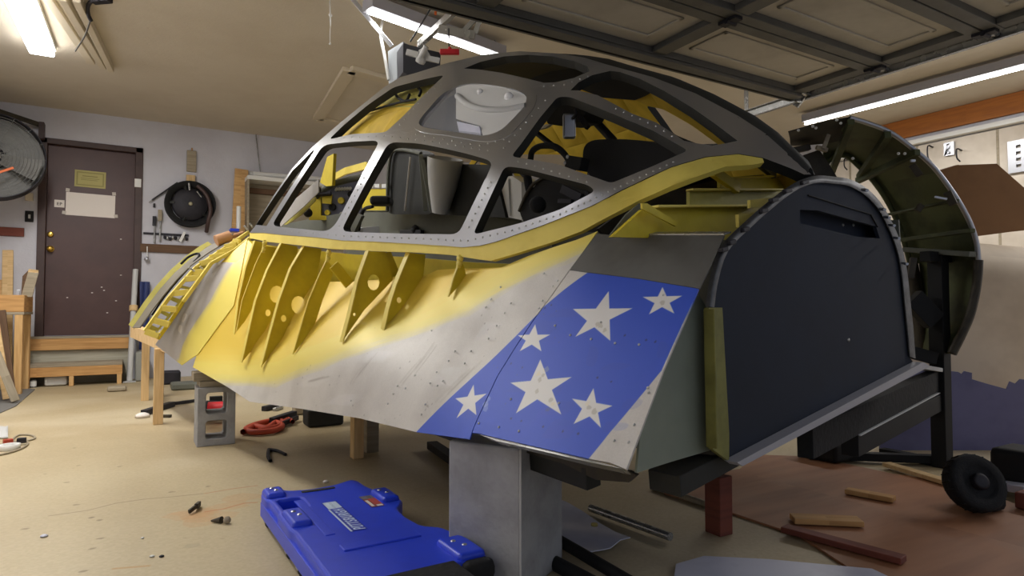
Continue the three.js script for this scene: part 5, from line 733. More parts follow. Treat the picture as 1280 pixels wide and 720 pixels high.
  part('cross_tube', rod(onV(668, 164, 0.0), onV(696, 186, 0.0), 0.013), M.darkMetal); part('cross_tube', rod(onV(738, 145, 0.05), onV(767, 176, 0.05), 0.018), M.darkMetal); part('cross_tube', rod(onV(646, 210, 0.05), onV(662, 226, 0.05), 0.012), M.darkMetal);
  const oh = part('overhead_gear', [slab(rounded([[683, 148], [694, 133], [720, 128], [735, 138], [728, 152], [704, 158], [684, 155]], 4).map(([x, y]) => onV(x, y, -0.1)), S.clone().multiplyScalar(0.12)), bar(onV(725, 146, -0.12), onV(735, 160, -0.12), 0.02, 0.02)], M.black); obj('gear_handle', rbox(-0.026, 0.026, -0.05, 0.05, -0.015, 0.015, 0.008).applyMatrix4(basis(RIGHT)).translate(...onV(711.5, 158, -0.14).toArray()), M.aluBar, oh); obj('gear_hook', tube([onV(716, 148, -0.14), onV(720, 142, -0.14), onV(719, 136, -0.14)], 0.007, 6), M.darkMetal, oh); obj('gear_bracket', slab([[668, 163], [676, 156], [688, 155], [681, 160]].map(([x, y]) => onV(x, y, -0.05)), S.clone().multiplyScalar(0.02)), M.lightGrey, oh);
  const lining = (l, mat) => part('overhead_lining', whole(sheet(l.map(([y, v, xs]) => xs.map((x) => onV(x, y, canopyV(x, y) + 0.1))), -0.02)), mat);
  lining([[101, -0.3, [504, 518, 535, 555, 575]], [118, -0.24, [478, 492, 512, 535, 560]], [134, -0.2, [457, 474, 496, 522, 545]]], M.greenYellow); lining([[130, -0.2, [462, 478, 498, 522, 545]], [142, -0.17, [448, 466, 488, 512, 535]], [158, -0.14, [430, 450, 474, 500, 522]], [174, -0.1, [414, 436, 460, 488, 508]]], M.quilt);
  const inside = (l, r) => tube(l.map(([x, y]) => onV(x, y, canopyV(x, y) + 0.075)), r, 6); part('roof_cable', inside([[455, 141], [475, 135], [500, 128], [520, 124]], 0.006), M.black); part('roof_cable', inside([[493, 116], [500, 124], [508, 126], [512, 118]], 0.007), M.black); part('roof_cable', inside([[521, 108], [526, 114], [524, 120]], 0.007), M.black);
}
settle(craft);

// ---------------------------------------------------------------- stands under the aircraft and things on the floor
{
  // pillar of two grey concrete blocks stood on end under the star panel
  const C = at(650, 640, 1.74), La = at(560, 640, 1.86), Ra = at(702, 640, 1.97), ux = La.clone().sub(C).setY(0), uz = Ra.clone().sub(C).setY(0), c0 = V(C.x, 0, C.z);
  const wx = ux.length(), wz = uz.length(), ex = ux.clone().normalize(), ez = V(-ex.z, 0, ex.x); if (ez.dot(uz) < 0) ez.negate();
  const blk = (y0, y1) => rbox(0, wx, y0, y1, 0, wz, 0.008).applyMatrix4(new THREE.Matrix4().makeBasis(ex, V(0, 1, 0), ez)).translate(c0.x, 0, c0.z);
  const top = 0.4;
  const mk = (name, label, cat, y0, y1) => { const t = thing(name, label, cat, undefined), g = blk(y0, y1); if (new THREE.Matrix4().makeBasis(ex, V(0, 1, 0), ez).determinant() < 0) { const q = g.attributes; for (let i = 0; i < q.position.count; i += 3) for (const b of [q.position, q.normal, q.uv]) for (let k = 0; k < b.itemSize; k++) { const A = b.array, x = A[(i + 1) * b.itemSize + k]; A[(i + 1) * b.itemSize + k] = A[(i + 2) * b.itemSize + k]; A[(i + 2) * b.itemSize + k] = x; } } obj('block', g, M.concreteGrey, t); return t; };
  const p = mk('concrete_pillar', 'square grey concrete pillar under the corner of the star panel', 'pillar', 0, top); settle(p);
  const cl = obj('corner_bead', [bar(c0.clone().add(V(0.002, 0, 0)), c0.clone().add(V(0.002, top, 0)), 0.006, 0.006)], M.lightGrey, p); cl.position.sub(p.position);
}
{ // cinder block on end at the nose, with timber packers on it
  const t = thing('cinder_block', 'grey hollow cinder block stood on end under the yellow nose skin', 'cinder block');
  const z = onY(248, 559).z, x0 = onZ(246, 540, z).x, x1 = onZ(294, 530, z).x, h = onZ(270, 484, z).y, D = 0.2, w = x1 - x0, e = 0.045;
  const shape = new THREE.Shape([[0, 0], [w, 0], [w, h], [0, h]].map((p) => new THREE.Vector2(...p)));
  for (const [a, b] of [[0.04, h * 0.43], [h * 0.55, h - 0.03]]) shape.holes.push(new THREE.Path(rounded([[e, a], [w - e, a], [w - e, b], [e, b]], 0.02).map((p) => new THREE.Vector2(...p)).reverse()));
  const g = boxUV(new THREE.ExtrudeGeometry(shape, { depth: D, bevelEnabled: true, bevelThickness: 0.004, bevelSize: 0.004, bevelOffset: -0.004, bevelSegments: 1 })).translate(x0, 0, z - D);
  obj('block', g, M.concreteGrey, t); settle(t); t.position.y = 0;
  single('timber_packer', 'short grey timber packer lying on top of the cinder block', 'packer', [rbox(x0 + 0.01, x1 - 0.005, h + 0.001, h + 0.035, z - D + 0.01, z - 0.01, 0.004)], M.woodGrey);
  single('timber_packer', 'upper timber packer between the cinder block and the yellow nose skin', 'packer', [rbox(x0 - 0.02, x1 - 0.05, h + 0.036, h + 0.085, z - D + 0.02, z - 0.02, 0.004)], M.woodGrey);
}
{ // timber trestle at the nose
  const t = thing('timber_trestle', 'pale timber trestle with two legs carrying the aircraft nose', 'trestle');
  const f1 = onY(197.5, 531), f2 = onY(181, 501), top1 = at(204, 427, 0.98 * f1.clone().sub(CAM).dot(FWD)), ht = at(204, 436, f1.clone().sub(CAM).dot(FWD)).y;
  for (const [f, w] of [[f1, 0.07], [f2, 0.07]]) obj('leg', rbox(f.x - 0.03, f.x + 0.03, 0, ht + (f === f2 ? 0.02 : 0), f.z - 0.06, f.z, 0.004), M.woodPale, t);
  const f3 = f2.clone().add(V(0.12, 0, -0.2)); obj('leg', rbox(f3.x - 0.03, f3.x + 0.03, 0, ht, f3.z - 0.05, f3.z, 0.004), M.woodGrey, t);
  const d1 = f1.clone().sub(CAM).dot(FWD), d2 = f2.clone().sub(CAM).dot(FWD); const a = at(168, 411, d2 - 0.1), b = at(219, 430, d1 - 0.2); obj('cross_beam', bar(a.clone().add(V(0, -0.02, 0)), b.clone().add(V(0, -0.02, 0)), 0.1, 0.06), M.woodPale, t);
  obj('shelf_board', bar(at(186, 412, d2 - 0.2), at(222, 424, d1 - 0.25), 0.02, 0.1), M.woodGrey, t); settle(t);
}
{
  const post = (label, x0, x1, y0, y1, mat, th = 0.07) => { const f = onY((x0 + x1) / 2, y1), d = f.clone().sub(CAM).dot(FWD), w = (x1 - x0) * d / FOCAL; const top = at(x0, y0, d).y; return single('timber_post', label, 'timber post', [rbox(f.x - w / 2, f.x + w / 2, 0, top, f.z - th, f.z, 0.004)], mat); };
  post('short pale timber post standing under the middle of the white skin', 442, 455, 520, 574, M.woodPale);
  post('reddish brown timber post standing under the navy bulkhead', 897, 920, 597, 670, M.woodRed);
  post('second timber post right of and behind the short pale post', 458, 474, 522, 566, M.woodGrey);
}
{ // mechanic's creeper
  const W = 0.42, L = 0.98, h = 0.11, t = thing('mechanic_creeper', 'blue moulded plastic mechanic creeper lying on the floor beside the concrete pillar', 'creeper');
  const half = [[0.2, -0.49], [0.206, -0.47], [0.206, -0.2], [0.2, -0.14], [0.206, -0.06], [0.206, 0.0], [0.178, 0.05], [0.165, 0.12], [0.165, 0.2], [0.18, 0.255], [0.206, 0.28], [0.206, 0.44], [0.195, 0.475], [0.165, 0.485], [0.12, 0.45], [0.06, 0.425]];
  // local: x across, y along with + toward the far end; far end has a head scoop
  const right = [[0.205, -0.48], [0.208, -0.42], [0.208, -0.26], [0.195, -0.2], [0.15, -0.16], [0.14, -0.06], [0.148, 0.04], [0.185, 0.09], [0.2, 0.12], [0.2, 0.25], [0.16, 0.3], [0.15, 0.36], [0.15, 0.45], [0.13, 0.485], [0.05, 0.44]];
  const left = [[-0.04, 0.43], [-0.11, 0.45], [-0.14, 0.488], [-0.2, 0.488], [-0.208, 0.46], [-0.208, 0.38], [-0.2, 0.345], [-0.2, 0.2], [-0.208, 0.18], [-0.208, 0.02], [-0.2, -0.02], [-0.205, -0.44], [-0.19, -0.485]];
  const out = [...right, ...left], sh = new THREE.Shape(rounded(out, 0.02).map((p) => new THREE.Vector2(...p)));
  const tray = new THREE.Path(rounded([[-0.176, 0.345], [-0.176, 0.205], [-0.1, 0.215], [-0.095, 0.345]], 0.015).map((p) => new THREE.Vector2(...p)));
  sh.holes.push(tray);
  const flat = (g) => g.rotateX(-Math.PI / 2);                   // the drawing's y points away from the camera
  const deck = obj('deck', [boxUV(flat(new THREE.ExtrudeGeometry(sh, { depth: 0.05, bevelEnabled: true, bevelThickness: 0.01, bevelSize: 0.01, bevelOffset: -0.01, bevelSegments: 3, curveSegments: 6 })).translate(0, 0.055, 0)),
    rbox(-0.185, -0.09, 0.05, 0.078, -0.352, -0.2, 0.004)], M.plasticBlue, t);
  obj('side_rail', [bar(V(-0.2, 0.06, 0.45), V(-0.2, 0.06, -0.46), 0.05, 0.02), bar(V(0.13, 0.06, 0.2), V(0.13, 0.06, -0.02), 0.05, 0.02)], M.plasticBlue, t);
  for (const [x, z, w, d] of [[-0.17, -0.425, 0.07, 0.1], [-0.165, -0.1, 0.065, 0.16], [0.16, -0.19, 0.065, 0.14], [0.16, 0.4, 0.085, 0.15]]) obj('wheel_boss', rbox(x - w / 2, x + w / 2, 0.1, 0.132, z - d / 2, z + d / 2, 0.014), M.plasticBlue, t);
  for (const [x, z] of [[-0.175, -0.445], [-0.165, -0.415], [-0.17, -0.13], [-0.16, -0.09], [0.15, -0.22], [0.165, -0.18], [0.15, 0.375], [0.165, 0.415]]) obj('rivet', lathe([[0.008, 0], [0.007, 0.003], [0, 0.005]], V(x, 0.131, z), V(0, 1, 0), 10), M.aluBar, t);
  obj('head_rest', rbox(-0.1, 0.1, 0.112, 0.126, 0.48, 0.62, 0.006), M.rubber, t); obj('grip_slot', rbox(-0.08, 0.04, 0.116, 0.118, -0.405, -0.385, 0.0006), M.liner, t); obj('corner_bumper', rbox(0.12, 0.213, 0.06, 0.116, 0.462, 0.515, 0.02), M.rubber, t);
  obj('deck_ridge', [rbox(-0.12, 0.11, 0.112, 0.12, 0.2, 0.25, 0.004), rbox(-0.13, -0.1, 0.112, 0.118, -0.3, 0.1, 0.003)], M.plasticBlue, t);
  for (const [x, z] of [[-0.185, -0.43], [-0.185, -0.09], [-0.185, 0.06], [0.165, -0.19], [0.165, 0.38], [-0.17, 0.43]]) { const c = obj('caster', lathe([[0, -0.012], [0.022, -0.012], [0.028, -0.008], [0.028, 0.008], [0.022, 0.012], [0, 0.012]], V(x, 0.028, z), V(1, 0, 0), 18), M.rubber, t); obj('caster_fork', [rbox(x - 0.018, x - 0.014, 0.02, 0.058, z - 0.012, z + 0.012, 0.001), rbox(x + 0.014, x + 0.018, 0.02, 0.058, z - 0.012, z + 0.012, 0.001), rbox(x - 0.02, x + 0.02, 0.05, 0.056, z - 0.02, z + 0.02, 0.001)], M.aluBar, c); }
  const tp = new THREE.PlaneGeometry(1, 1).toNonIndexed().attributes.uv, print = (name, w, d, x, z, rot, mat) => { const m = obj(name, new THREE.PlaneGeometry(w, d), mat, t); m.rotation.set(-Math.PI / 2, 0, rot); m.position.set(x, 0.1165, z); };
  print('brand_lettering', 0.33, 0.052, -0.03, -0.06, Math.PI / 2, canvasMat(640, 92, (g, w, h) => { g.fillStyle = '#1f35b2'; g.fillRect(0, 0, w, h); g.fillStyle = '#cfe0f2'; g.fillRect(0, 0, w - 170, 11); g.fillRect(w - 160, 6, 156, 80); g.font = 'italic bold 84px sans-serif'; g.textBaseline = 'alphabetic'; g.save(); g.scale(0.9, 1); g.fillText('PITTSBURGH', 4, 84, (w - 170) / 0.9); g.restore(); g.fillStyle = '#9db3cf'; g.font = 'bold 22px sans-serif'; g.fillText('AUTOMOTIVE', w - 154, 54, 142); }, 0.4));
  print('warning_decal', 0.14, 0.045, 0.1, -0.16, -Math.PI / 2, canvasMat(280, 90, (g, w, h) => { g.fillStyle = '#7c3a34'; g.fillRect(0, 0, w, h); g.fillStyle = '#6d6a72'; g.fillRect(0, 0, 80, h); g.fillStyle = '#b4442e'; g.fillRect(80, 0, 150, 52); g.fillStyle = '#d8d4cc'; g.fillRect(110, 62, 150, 22); g.fillRect(236, 6, 36, 40); g.fillStyle = '#403030'; g.fillRect(12, 20, 60, 6); g.fillRect(12, 34, 50, 6); }, 0.5));
  for (const m of t.children) if (m.name === 'brand_lettering' || m.name === 'warning_decal') m.geometry.setAttribute('uv', tp.clone());
  t.position.set(0.622, 0, -2.02); t.rotation.y = 0.02;
}
{ // litter, cords and tools on the open floor
  const lay = (pts, r, h) => tube(pts.map(([x, y]) => onY(x, y, h ?? r)), r, 6);
  const ec = thing('extension_cord', 'thin brown extension cord looped on the floor at the left edge', 'cord'); obj('cable', lay([[-20, 572], [0, 568.5], [15, 565], [28, 560], [35, 554], [30, 551], [18, 552], [25, 543.5], [36, 543.5], [44, 547], [40, 549.5], [25, 552], [8, 555], [-20, 556]], 0.006), M.woodGrey, ec);
  obj('plug', [bar(onY(21, 551, 0.025), onY(33, 550, 0.025), 0.03, 0.03)], M.darkMetal, ec); obj('connector', bar(onY(4, 554, 0.022), onY(16, 552.5, 0.022), 0.04, 0.035), M.redOrange, ec); settle(ec);
  single('tape_roll', 'white tape roll on the floor against the looped extension cord', 'tape roll', [lathe([[0.03, 0], [0.05, 0], [0.05, 0.03], [0.03, 0.03], [0.03, 0]], onY(12, 562, 0.001), V(0, 1, 0), 20)], M.white);
  single('rag', 'crumpled pale rag on the floor at the far left edge', 'rag', [whole(sheet([0, 1, 2, 3, 4].map((i) => [0, 1, 2, 3, 4].map((j) => { const p = onY(-6 + j * 4, 536 + i * 3.2, 0); p.y = 0.012 + 0.015 * Math.sin(i * 0.8 + 0.2) * Math.sin(j * 0.8) + rnd(0, 0.012); return p; })), -0.006))], M.lightGrey);
  const bit = (label, x, y, r, mat, cat = 'scrap', n = 'metal_scrap') => single(n, label, cat, [lathe([[0, 0], [r, 0.001], [r * 0.9, r * 0.45], [r * 0.4, r * 0.7], [0, r * 0.7]], onY(x, y, 0.001), V(0, 1, 0), 7)], mat);
  bit('tiny white bolt on the floor left of the blue creeper', 190, 696, 0.008, M.white, 'bolt', 'bolt'); bit('tiny dark bolt beside the white bolt on the floor', 202, 696, 0.008, M.darkMetal, 'bolt', 'bolt'); bit('small bluish chip lying alone on the left floor', 55, 671, 0.012, M.bluish, 'chip', 'chip'); bit('white speck of litter on the floor between chip and creeper', 178, 673, 0.006, M.white, 'chip', 'chip'); bit('pale plastic cap on the floor beyond the head of the creeper', 407, 603, 0.014, M.paper, 'cap', 'cap');
  single('bent_bracket', 'small dark bent bracket on the rust stain of the floor', 'bracket', [bar(onY(236, 640, 0.01), onY(245, 633, 0.02), 0.016, 0.01), bar(onY(245, 633, 0.02), onY(249, 629.5, 0.012), 0.02, 0.014)], M.oliveDark);
  const sc = thing('broken_clip', 'brown tapered clip on the floor right of the small bent bracket', 'clip'); obj('spike', rod(onY(264, 651, 0.006), onY(277, 650, 0.012), 0.003, 0.013), M.oliveDark, sc); obj('clip_head', ball(onY(284, 650, 0.014), 0.014, 7), M.woodGrey, sc); settle(sc);
  const hk = thing('angle_tool', 'dark bent hex tool lying on the floor in front of the timber post', 'tool'); obj('long_arm', lay([[336, 562], [345, 563], [357, 568]], 0.009), M.darkMetal, hk); obj('short_arm', lay([[336, 562], [335, 569], [338, 576]], 0.01), M.darkMetal, hk); settle(hk);
  // tools and junk under the nose
  const rt = thing('ratchet_strap', 'red-orange ratchet strap bundle on the floor under the nose', 'strap'); obj('webbing', [lay([[304, 540], [318, 533], [332, 535], [345, 528], [352, 534], [336, 539], [316, 540], [308, 536], [326, 529], [344, 526], [358, 528]], 0.02, 0.025), lay([[322, 538], [346, 533], [360, 524], [366, 527]], 0.016, 0.03)], M.redOrange, rt); obj('ratchet', [bar(onY(340, 526, 0.035), onY(368, 517, 0.05), 0.04, 0.05), bar(onY(352, 530, 0.03), onY(372, 522, 0.03), 0.03, 0.02)], M.darkMetal, rt); settle(rt);
  const gr = thing('angle_grinder', 'dark power tool with a red stripe behind the cinder block', 'power tool'); const g0 = onY(268, 515, 0.06); obj('body', rod(onY(258, 513, 0.07), onY(282, 512, 0.07), 0.07, 0.06), M.darkMetal, gr); obj('stripe', rod(onY(260, 514, 0.085), onY(281, 513, 0.085), 0.062), M.red, gr); obj('handle', bar(onY(262, 500, 0.12), onY(278, 499, 0.12), 0.05, 0.05), M.rubber, gr); settle(gr);
  const stick = (label, a, b, r, mat, n = 'floor_bar', cat = 'bar') => single(n, label, cat, [bar(onY(...a, r + 0.002), onY(...b, r + 0.002), r * 2, r * 2.6)], mat);
  stick('long dark bar on the floor from the trestle legs to the cinder block', [180, 516], [215, 505], 0.02, M.darkMetal); stick('thin dark bar behind the right trestle leg', [212, 505], [250, 500], 0.012, M.darkMetal); stick('short dark bar in front of the right trestle leg', [196, 520], [214, 520], 0.01, M.oliveDark);
  bit('small pale wood chip at the foot of the front trestle leg', 178, 522, 0.05, M.paper, 'chip', 'chip');
  const jk = (label, x, y, w, h, mat, name, cat) => { const p = onY(x, y); single(name, label, cat, [rbox(p.x - w, p.x + w, 0.001, h, p.z - w * 0.7, p.z + w * 0.7, 0.02)], mat); };
  jk('dark toolbox on the floor behind the trestle beside the cinder block', 212, 480, 0.1, 0.14, M.darkMetal, 'tool_box', 'toolbox'); jk('grey floor mat bundle behind the trestle', 236, 486, 0.16, 0.07, M.oliveGrey, 'cloth_bundle', 'cloth'); jk('low grey box on the floor between the steps and the trestle', 146, 489, 0.08, 0.05, M.woodGrey, 'floor_box', 'box'); jk('dark grey case on the floor right of the ratchet strap', 404, 531, 0.12, 0.12, M.liner, 'tool_case', 'case'); jk('grey bag behind the ratchet strap under the white skin', 382, 517, 0.09, 0.1, M.woodGrey, 'tool_bag', 'bag');
  stick('dark pry bar lying on the floor left of the grey bag', [330, 511], [346, 507], 0.018, M.darkMetal); stick('thin steel rod lying beside the dark pry bar', [343, 512], [352, 509], 0.012, M.galv);
  single('floor_mat', 'dark grey rubber mat on the floor at the foot of the left bench', 'mat', [slab([[-30, 490], [20, 486], [44, 487], [20, 508], [-30, 530]].map(([x, y]) => onY(x, y, 0.001)), V(0, 0.006, 0))], std({ color: 0x6c6a66, roughness: 0.85 }));
  // under the aircraft
  single('plastic_sheet', 'bluish white plastic sheet on the floor right of the concrete pillar', 'sheet', [whole(sheet([0, 1, 2, 3, 4].map((i) => [0, 1, 2, 3, 4, 5].map((j) => { const a = [[690, 620], [788, 672]], b = [[660, 668], [738, 692]], t = j / 5, s = i / 4, x = (a[0][0] + (a[1][0] - a[0][0]) * t) * (1 - s) + (b[0][0] + (b[1][0] - b[0][0]) * t) * s, y = (a[0][1] + (a[1][1] - a[0][1]) * t) * (1 - s) + (b[0][1] + (b[1][1] - b[0][1]) * t) * s; const p = onY(x, y, 0.022); p.y += 0.008 * Math.sin(i * 2 + j * 1.3); return p; })), -0.003))], M.bluish);
  single('steel_tube', 'dark steel tube on the floor beside the bluish plastic sheet', 'tube', [rod(onY(698, 675, 0.035), onY(800, 735, 0.035), 0.018)], M.black); single('steel_tube', 'nearest dark steel tube on the floor at the foot of the pillar', 'tube', [rod(onY(690, 702, 0.02), onY(770, 745, 0.02), 0.022)], M.black); single('steel_tube', 'grey conduit lying behind the bluish plastic sheet', 'tube', [rod(onY(738, 635, 0.022), onY(838, 671, 0.022), 0.014)], M.galv);
  single('wooden_stick', 'long pale wooden stick on the floor ahead of the reddish post', 'stick', [rod(onY(818, 608, 0.014), onY(900, 636, 0.014), 0.013)], M.woodGrey);
  single('plastic_sheet', 'blue-grey plastic sheet on the floor at the bottom middle', 'sheet', [slab([[845, 706], [880, 696], [960, 700], [1090, 712], [1150, 740], [840, 740]].map(([x, y]) => onY(x, y, 0.012)), V(0, 0.003, 0))], M.bluish);
  single('bottle_cap', 'yellow bottle cap on the bluish plastic sheet', 'cap', [lathe([[0, 0], [0.012, 0], [0.011, 0.008], [0, 0.008]], onY(743, 657, 0.036), V(0, 1, 0), 14)], std({ color: 0xb9a860, roughness: 0.5 }));
  single('floor_board', 'long dark steel rail lying under the belly of the aircraft', 'rail', [bar(onY(540, 556, 0.03), onY(590, 590, 0.03), 0.04, 0.06)], M.black);
}
{ // right foreground: plywood, planks, roller wheel, black post stand
  single('plywood_sheet', 'brown plywood sheet lying on the floor at the lower right', 'plywood', [slab([[840, 601], [925, 588], [945, 570], [1000, 572], [1060, 582], [1115, 594], [1200, 606], [1290, 640], [1420, 740], [1180, 780], [1075, 722], [1000, 672], [905, 640], [830, 618]].map(([x, y]) => onY(x, y, 0.001)), V(0, 0.008, 0))], M.plywood);
  const pl = (label, a, b, w, mat, y = 0.011) => single('floor_plank', label, 'plank', [bar(onY(...a, y + 0.012), onY(...b, y + 0.012), 0.02, w)], mat, 'planks on the plywood');
  pl('longest pale plank on the floor beside the black post foot', [1108, 580], [1188, 604], 0.05, M.woodPale); pl('short yellow plank on the plywood below the longest pale plank', [1058, 613], [1118, 624], 0.05, M.wood); pl('broad yellow plank nearest the camera on the plywood', [990, 648], [1076, 652], 0.07, M.wood); pl('thin pale batten in the shadow under the navy bulkhead', [1036, 558], [1066, 563], 0.03, M.woodPale); pl('brown plank crossing the plywood in front of the others', [980, 660], [1130, 700], 0.05, M.woodRed);
  const st = thing('post_stand', 'black steel stand with tall post and twin beams beside the bulkhead', 'stand'), z = onY(1178, 584).z, xp = onY(1178, 584).x, wd = 0.035;
  obj('post', rbox(xp - wd, xp + wd, 0, onZ(1178, 314, z).y, z - wd, z + wd, 0.004), M.black, st);
  const dP = V(xp, 0, z).sub(CAM).dot(FWD);
  obj('upper_beam', slab([at(985, 548, 2.2), at(1060, 500, 2.5), at(1145, 458, 3.0), at(1168, 461, dP), at(1166, 488, dP), at(1085, 528, 2.55), at(990, 575, 2.2)].map((p, i, l) => p), V(0.02, 0, 0.02)), M.darkMetal, st);
  st.remove(st.children[1]);
  const bb = (n, a, b, h, w, m) => obj(n, bar(a, b, h, w), m, st);
  bb('upper_beam', at(1006, 553, 2.0), at(1166, 476, dP), 0.1, 0.05, M.rubber); bb('lower_beam', at(1062, 556, 2.3), at(1168, 503, dP), 0.08, 0.06, M.black); bb('beam_edge', at(1064, 543, 2.3), at(1166, 490.5, dP), 0.006, 0.065, M.lightGrey);
  bb('foot_bar', V(xp + 0.05, 0.032, z), onY(1010, 568, 0.032), 0.04, 0.05, M.black); bb('foot_bar', V(xp, 0.02, z - 0.3), V(xp, 0.02, z + 0.25), 0.04, 0.05, M.black); bb('top_arm', V(xp - 0.12, onZ(1178, 322, z).y, z), V(xp + 0.14, onZ(1178, 322, z).y, z), 0.05, 0.05, M.black); bb('end_plate', at(1143, 458, dP - 0.2), at(1167, 462, dP), 0.02, 0.08, M.lightGrey);
  bb('brace', at(1140, 372, dP), at(1168, 402, dP), 0.1, 0.05, M.black); bb('brace', at(1138, 440, dP), at(1168, 448, dP), 0.06, 0.05, M.black);
  const hd = onY(1040, 590); obj('base_weight', rbox(onY(1040, 575).x - 0.12, onY(1040, 575).x + 0.14, 0.012, 0.11, onY(1040, 575).z - 0.12, onY(1040, 575).z + 0.1, 0.02), M.black, st); settle(st);
  // cut-open olive fuselage skin segment: two arcs joined by curved skin, ribs between
  const seg = thing('skin_segment', 'curved olive drab fuselage skin segment standing behind the black post', 'aircraft part');
  const lerp = (l, t) => { const k = Math.min(l.length - 2, Math.floor(t * (l.length - 1))), f = t * (l.length - 1) - k; return [l[k][0] + (l[k + 1][0] - l[k][0]) * f, l[k][1] + (l[k + 1][1] - l[k][1]) * f]; };
  const outer = new THREE.CatmullRomCurve3([[1062, 147], [1085, 154], [1112, 165], [1145, 189], [1166, 208], [1185, 232], [1202, 258], [1214, 282], [1221, 305], [1223, 325], [1222, 346], [1218, 372], [1212, 395], [1202, 418], [1190, 442]].map(([x, y]) => V(x, y, 0))).getPoints(42).map((p) => [p.x, p.y]);
  const inner = new THREE.CatmullRomCurve3([[1032, 205], [1043, 196], [1058, 195], [1075, 209], [1088, 222], [1102, 240], [1115, 262], [1124, 284], [1133, 311], [1138, 330], [1142, 350], [1146, 372], [1150, 398], [1152, 420], [1152, 446]].map(([x, y]) => V(x, y, 0))).getPoints(42).map((p) => [p.x, p.y]);
  const dO = (i) => 3.0 + 0.1 * i / 42, dI = (i) => 3.42 + 0.1 * i / 42, rows = (a, b) => { const o = []; for (let i = a; i <= b; i++) { const p = at(...outer[i], dO(i)), q = at(...inner[i], dI(i)); o.push([0, 0.33, 0.66, 1].map((k) => p.clone().lerp(q, k).addScaledVector(FWD, 0.12 * Math.sin(k * Math.PI)))); } return o; };
  obj('skin', whole(sheet(rows(0, 27), 0.006)), M.olive, seg); obj('lower_skin', whole(sheet(rows(27, 42)  .map((r) => r.slice(0, 3)), 0.006)), M.olive, seg);
  obj('edge_former', [tube(outer.slice(0, 29).filter((_, i) => i % 3 === 0).map((p, i) => at(...p, dO(i * 3) - 0.01)), 0.012, 6)], M.aluBar, seg); obj('edge_former', tube(outer.slice(27).filter((_, i) => i % 3 === 0).map((p, i) => at(...p, dO(27) - 0.01)), 0.02, 6), M.oliveDark, seg);
  obj('inner_former', tube(inner.slice(0, 29).filter((_, i) => i % 3 === 0).map((p, i) => at(...p, dI(i * 3) - 0.02)), 0.014, 6), M.olive, seg); obj('inner_former', tube(inner.slice(27).filter((_, i) => i % 3 === 0).map((p) => at(...p, dI(27) - 0.02)), 0.04, 6), M.oliveDark, seg);
  for (const [a, b, w] of [[[1064, 152], [1040, 214], 0.03], [[1110, 168], [1074, 222], 0.035], [[1147, 190], [1072, 226], 0.03], [[1216, 288], [1128, 300], 0.02], [[1196, 250], [1112, 268], 0.012]]) obj('stringer', bar(at(...a, 2.98), at(...b, 3.4), w, 0.03), M.olive, seg);
  obj('bottom_flange', bar(at(1132, 312, 3.36), at(1216, 318, 3.03), 0.025, 0.05), M.oliveGrey, seg);
  obj('torn_panel', whole(sheet([[[985, 164], [1010, 157], [1036, 150], [1062, 146]], [[987, 172], [1012, 168], [1038, 163], [1060, 158]], [[988, 181], [1012, 180], [1036, 178], [1052, 174]]].map((r, i) => r.map(([x, y]) => at(x, y, 3.0 + i * 0.12))), 0.006)), M.oliveDark, seg);
  obj('torn_strut', [slab([[1004, 194], [1024, 187], [1036, 204], [1046, 221], [1016, 221]].map(([x, y]) => at(x, y, 3.3)), V(0.02, 0, -0.03)), bar(at(984, 190, 3.2), at(1012, 184, 3.2), 0.03, 0.03)], M.oliveDark, seg); obj('loose_strip', [bar(at(1029, 186, 3.1), at(1036, 168, 3.1), 0.02, 0.01), bar(at(1020, 184, 3.12), at(1034, 188, 3.12), 0.02, 0.02)], M.woodGrey, seg);
  obj('drill_hole', [[1016, 158], [998, 163], [1020, 160], [1046, 150], [1051, 154], [1123, 192], [1131, 192], [1066, 198]].map(([x, y]) => ball(at(x, y, 2.985), 0.007, 6)), M.white, seg).userData.kind = 'stuff';
  for (const g of [bar(at(1138, 201, 2.97), at(1144, 201, 2.97), 0.014, 0.01), bar(at(1168, 246, 3.0), at(1184, 249, 2.98), 0.012, 0.01)]) obj('cleat', g, M.aluBar, seg);
  for (const g of [bar(at(1140, 206, 3.02), at(1150, 220, 3.0), 0.03, 0.02), bar(at(1184, 240, 3.0), at(1192, 256, 2.98), 0.035, 0.02), bar(at(1146, 258, 3.1), at(1152, 262, 3.1), 0.04, 0.02), bar(at(1142, 322, 3.1), at(1138, 348, 3.1), 0.03, 0.02)]) obj('inner_bracket', g, M.oliveDark, seg);
  obj('leg', [bar(at(1214, 400, 3.1), V(at(1205, 430, 3.1).x, 0, at(1205, 430, 3.1).z), 0.05, 0.05)], M.black, seg); seg.remove(seg.children[seg.children.length - 1]); settle(seg);
  // cut-off wing root panels behind: cardboard, tan cowling and torn dark sheet standing for shade on it
  single('cardboard_sheet', 'large folded brown cardboard sheet behind the olive skin segment', 'cardboard', [slab([[1172, 213], [1194, 206.5], [1246, 204.5], [1300, 252], [1300, 286], [1262, 290], [1224, 295], [1160, 297]].map(([x, y]) => at(x, y, 4.3)), FWD.clone().multiplyScalar(0.012)), slab([[1172, 213], [1194, 206.5], [1186, 260], [1160, 297]].map(([x, y], i) => at(x, y, i > 1 ? 4.29 : 4.29)), V(0.004, 0, 0.02))], M.cardboard);
  const cow = []; for (let i = 0; i <= 10; i++) { const a = i / 10 * 1.5, r = []; for (let j = 0; j <= 8; j++) { const b = at(1100 + j * 30, 400, 3.9), y = 1.22 + 0.0 * j; r.push(V(b.x, 0, b.z).addScaledVector(V(FWD.x, 0, FWD.z).normalize(), 0.35 * (1 - Math.cos(a))).add(V(0, 0.98 + 0.26 * Math.sin(a) - 0.05 * (j > 4 ? (j - 4) * 0.25 : 0), 0))); } cow.unshift(r); }
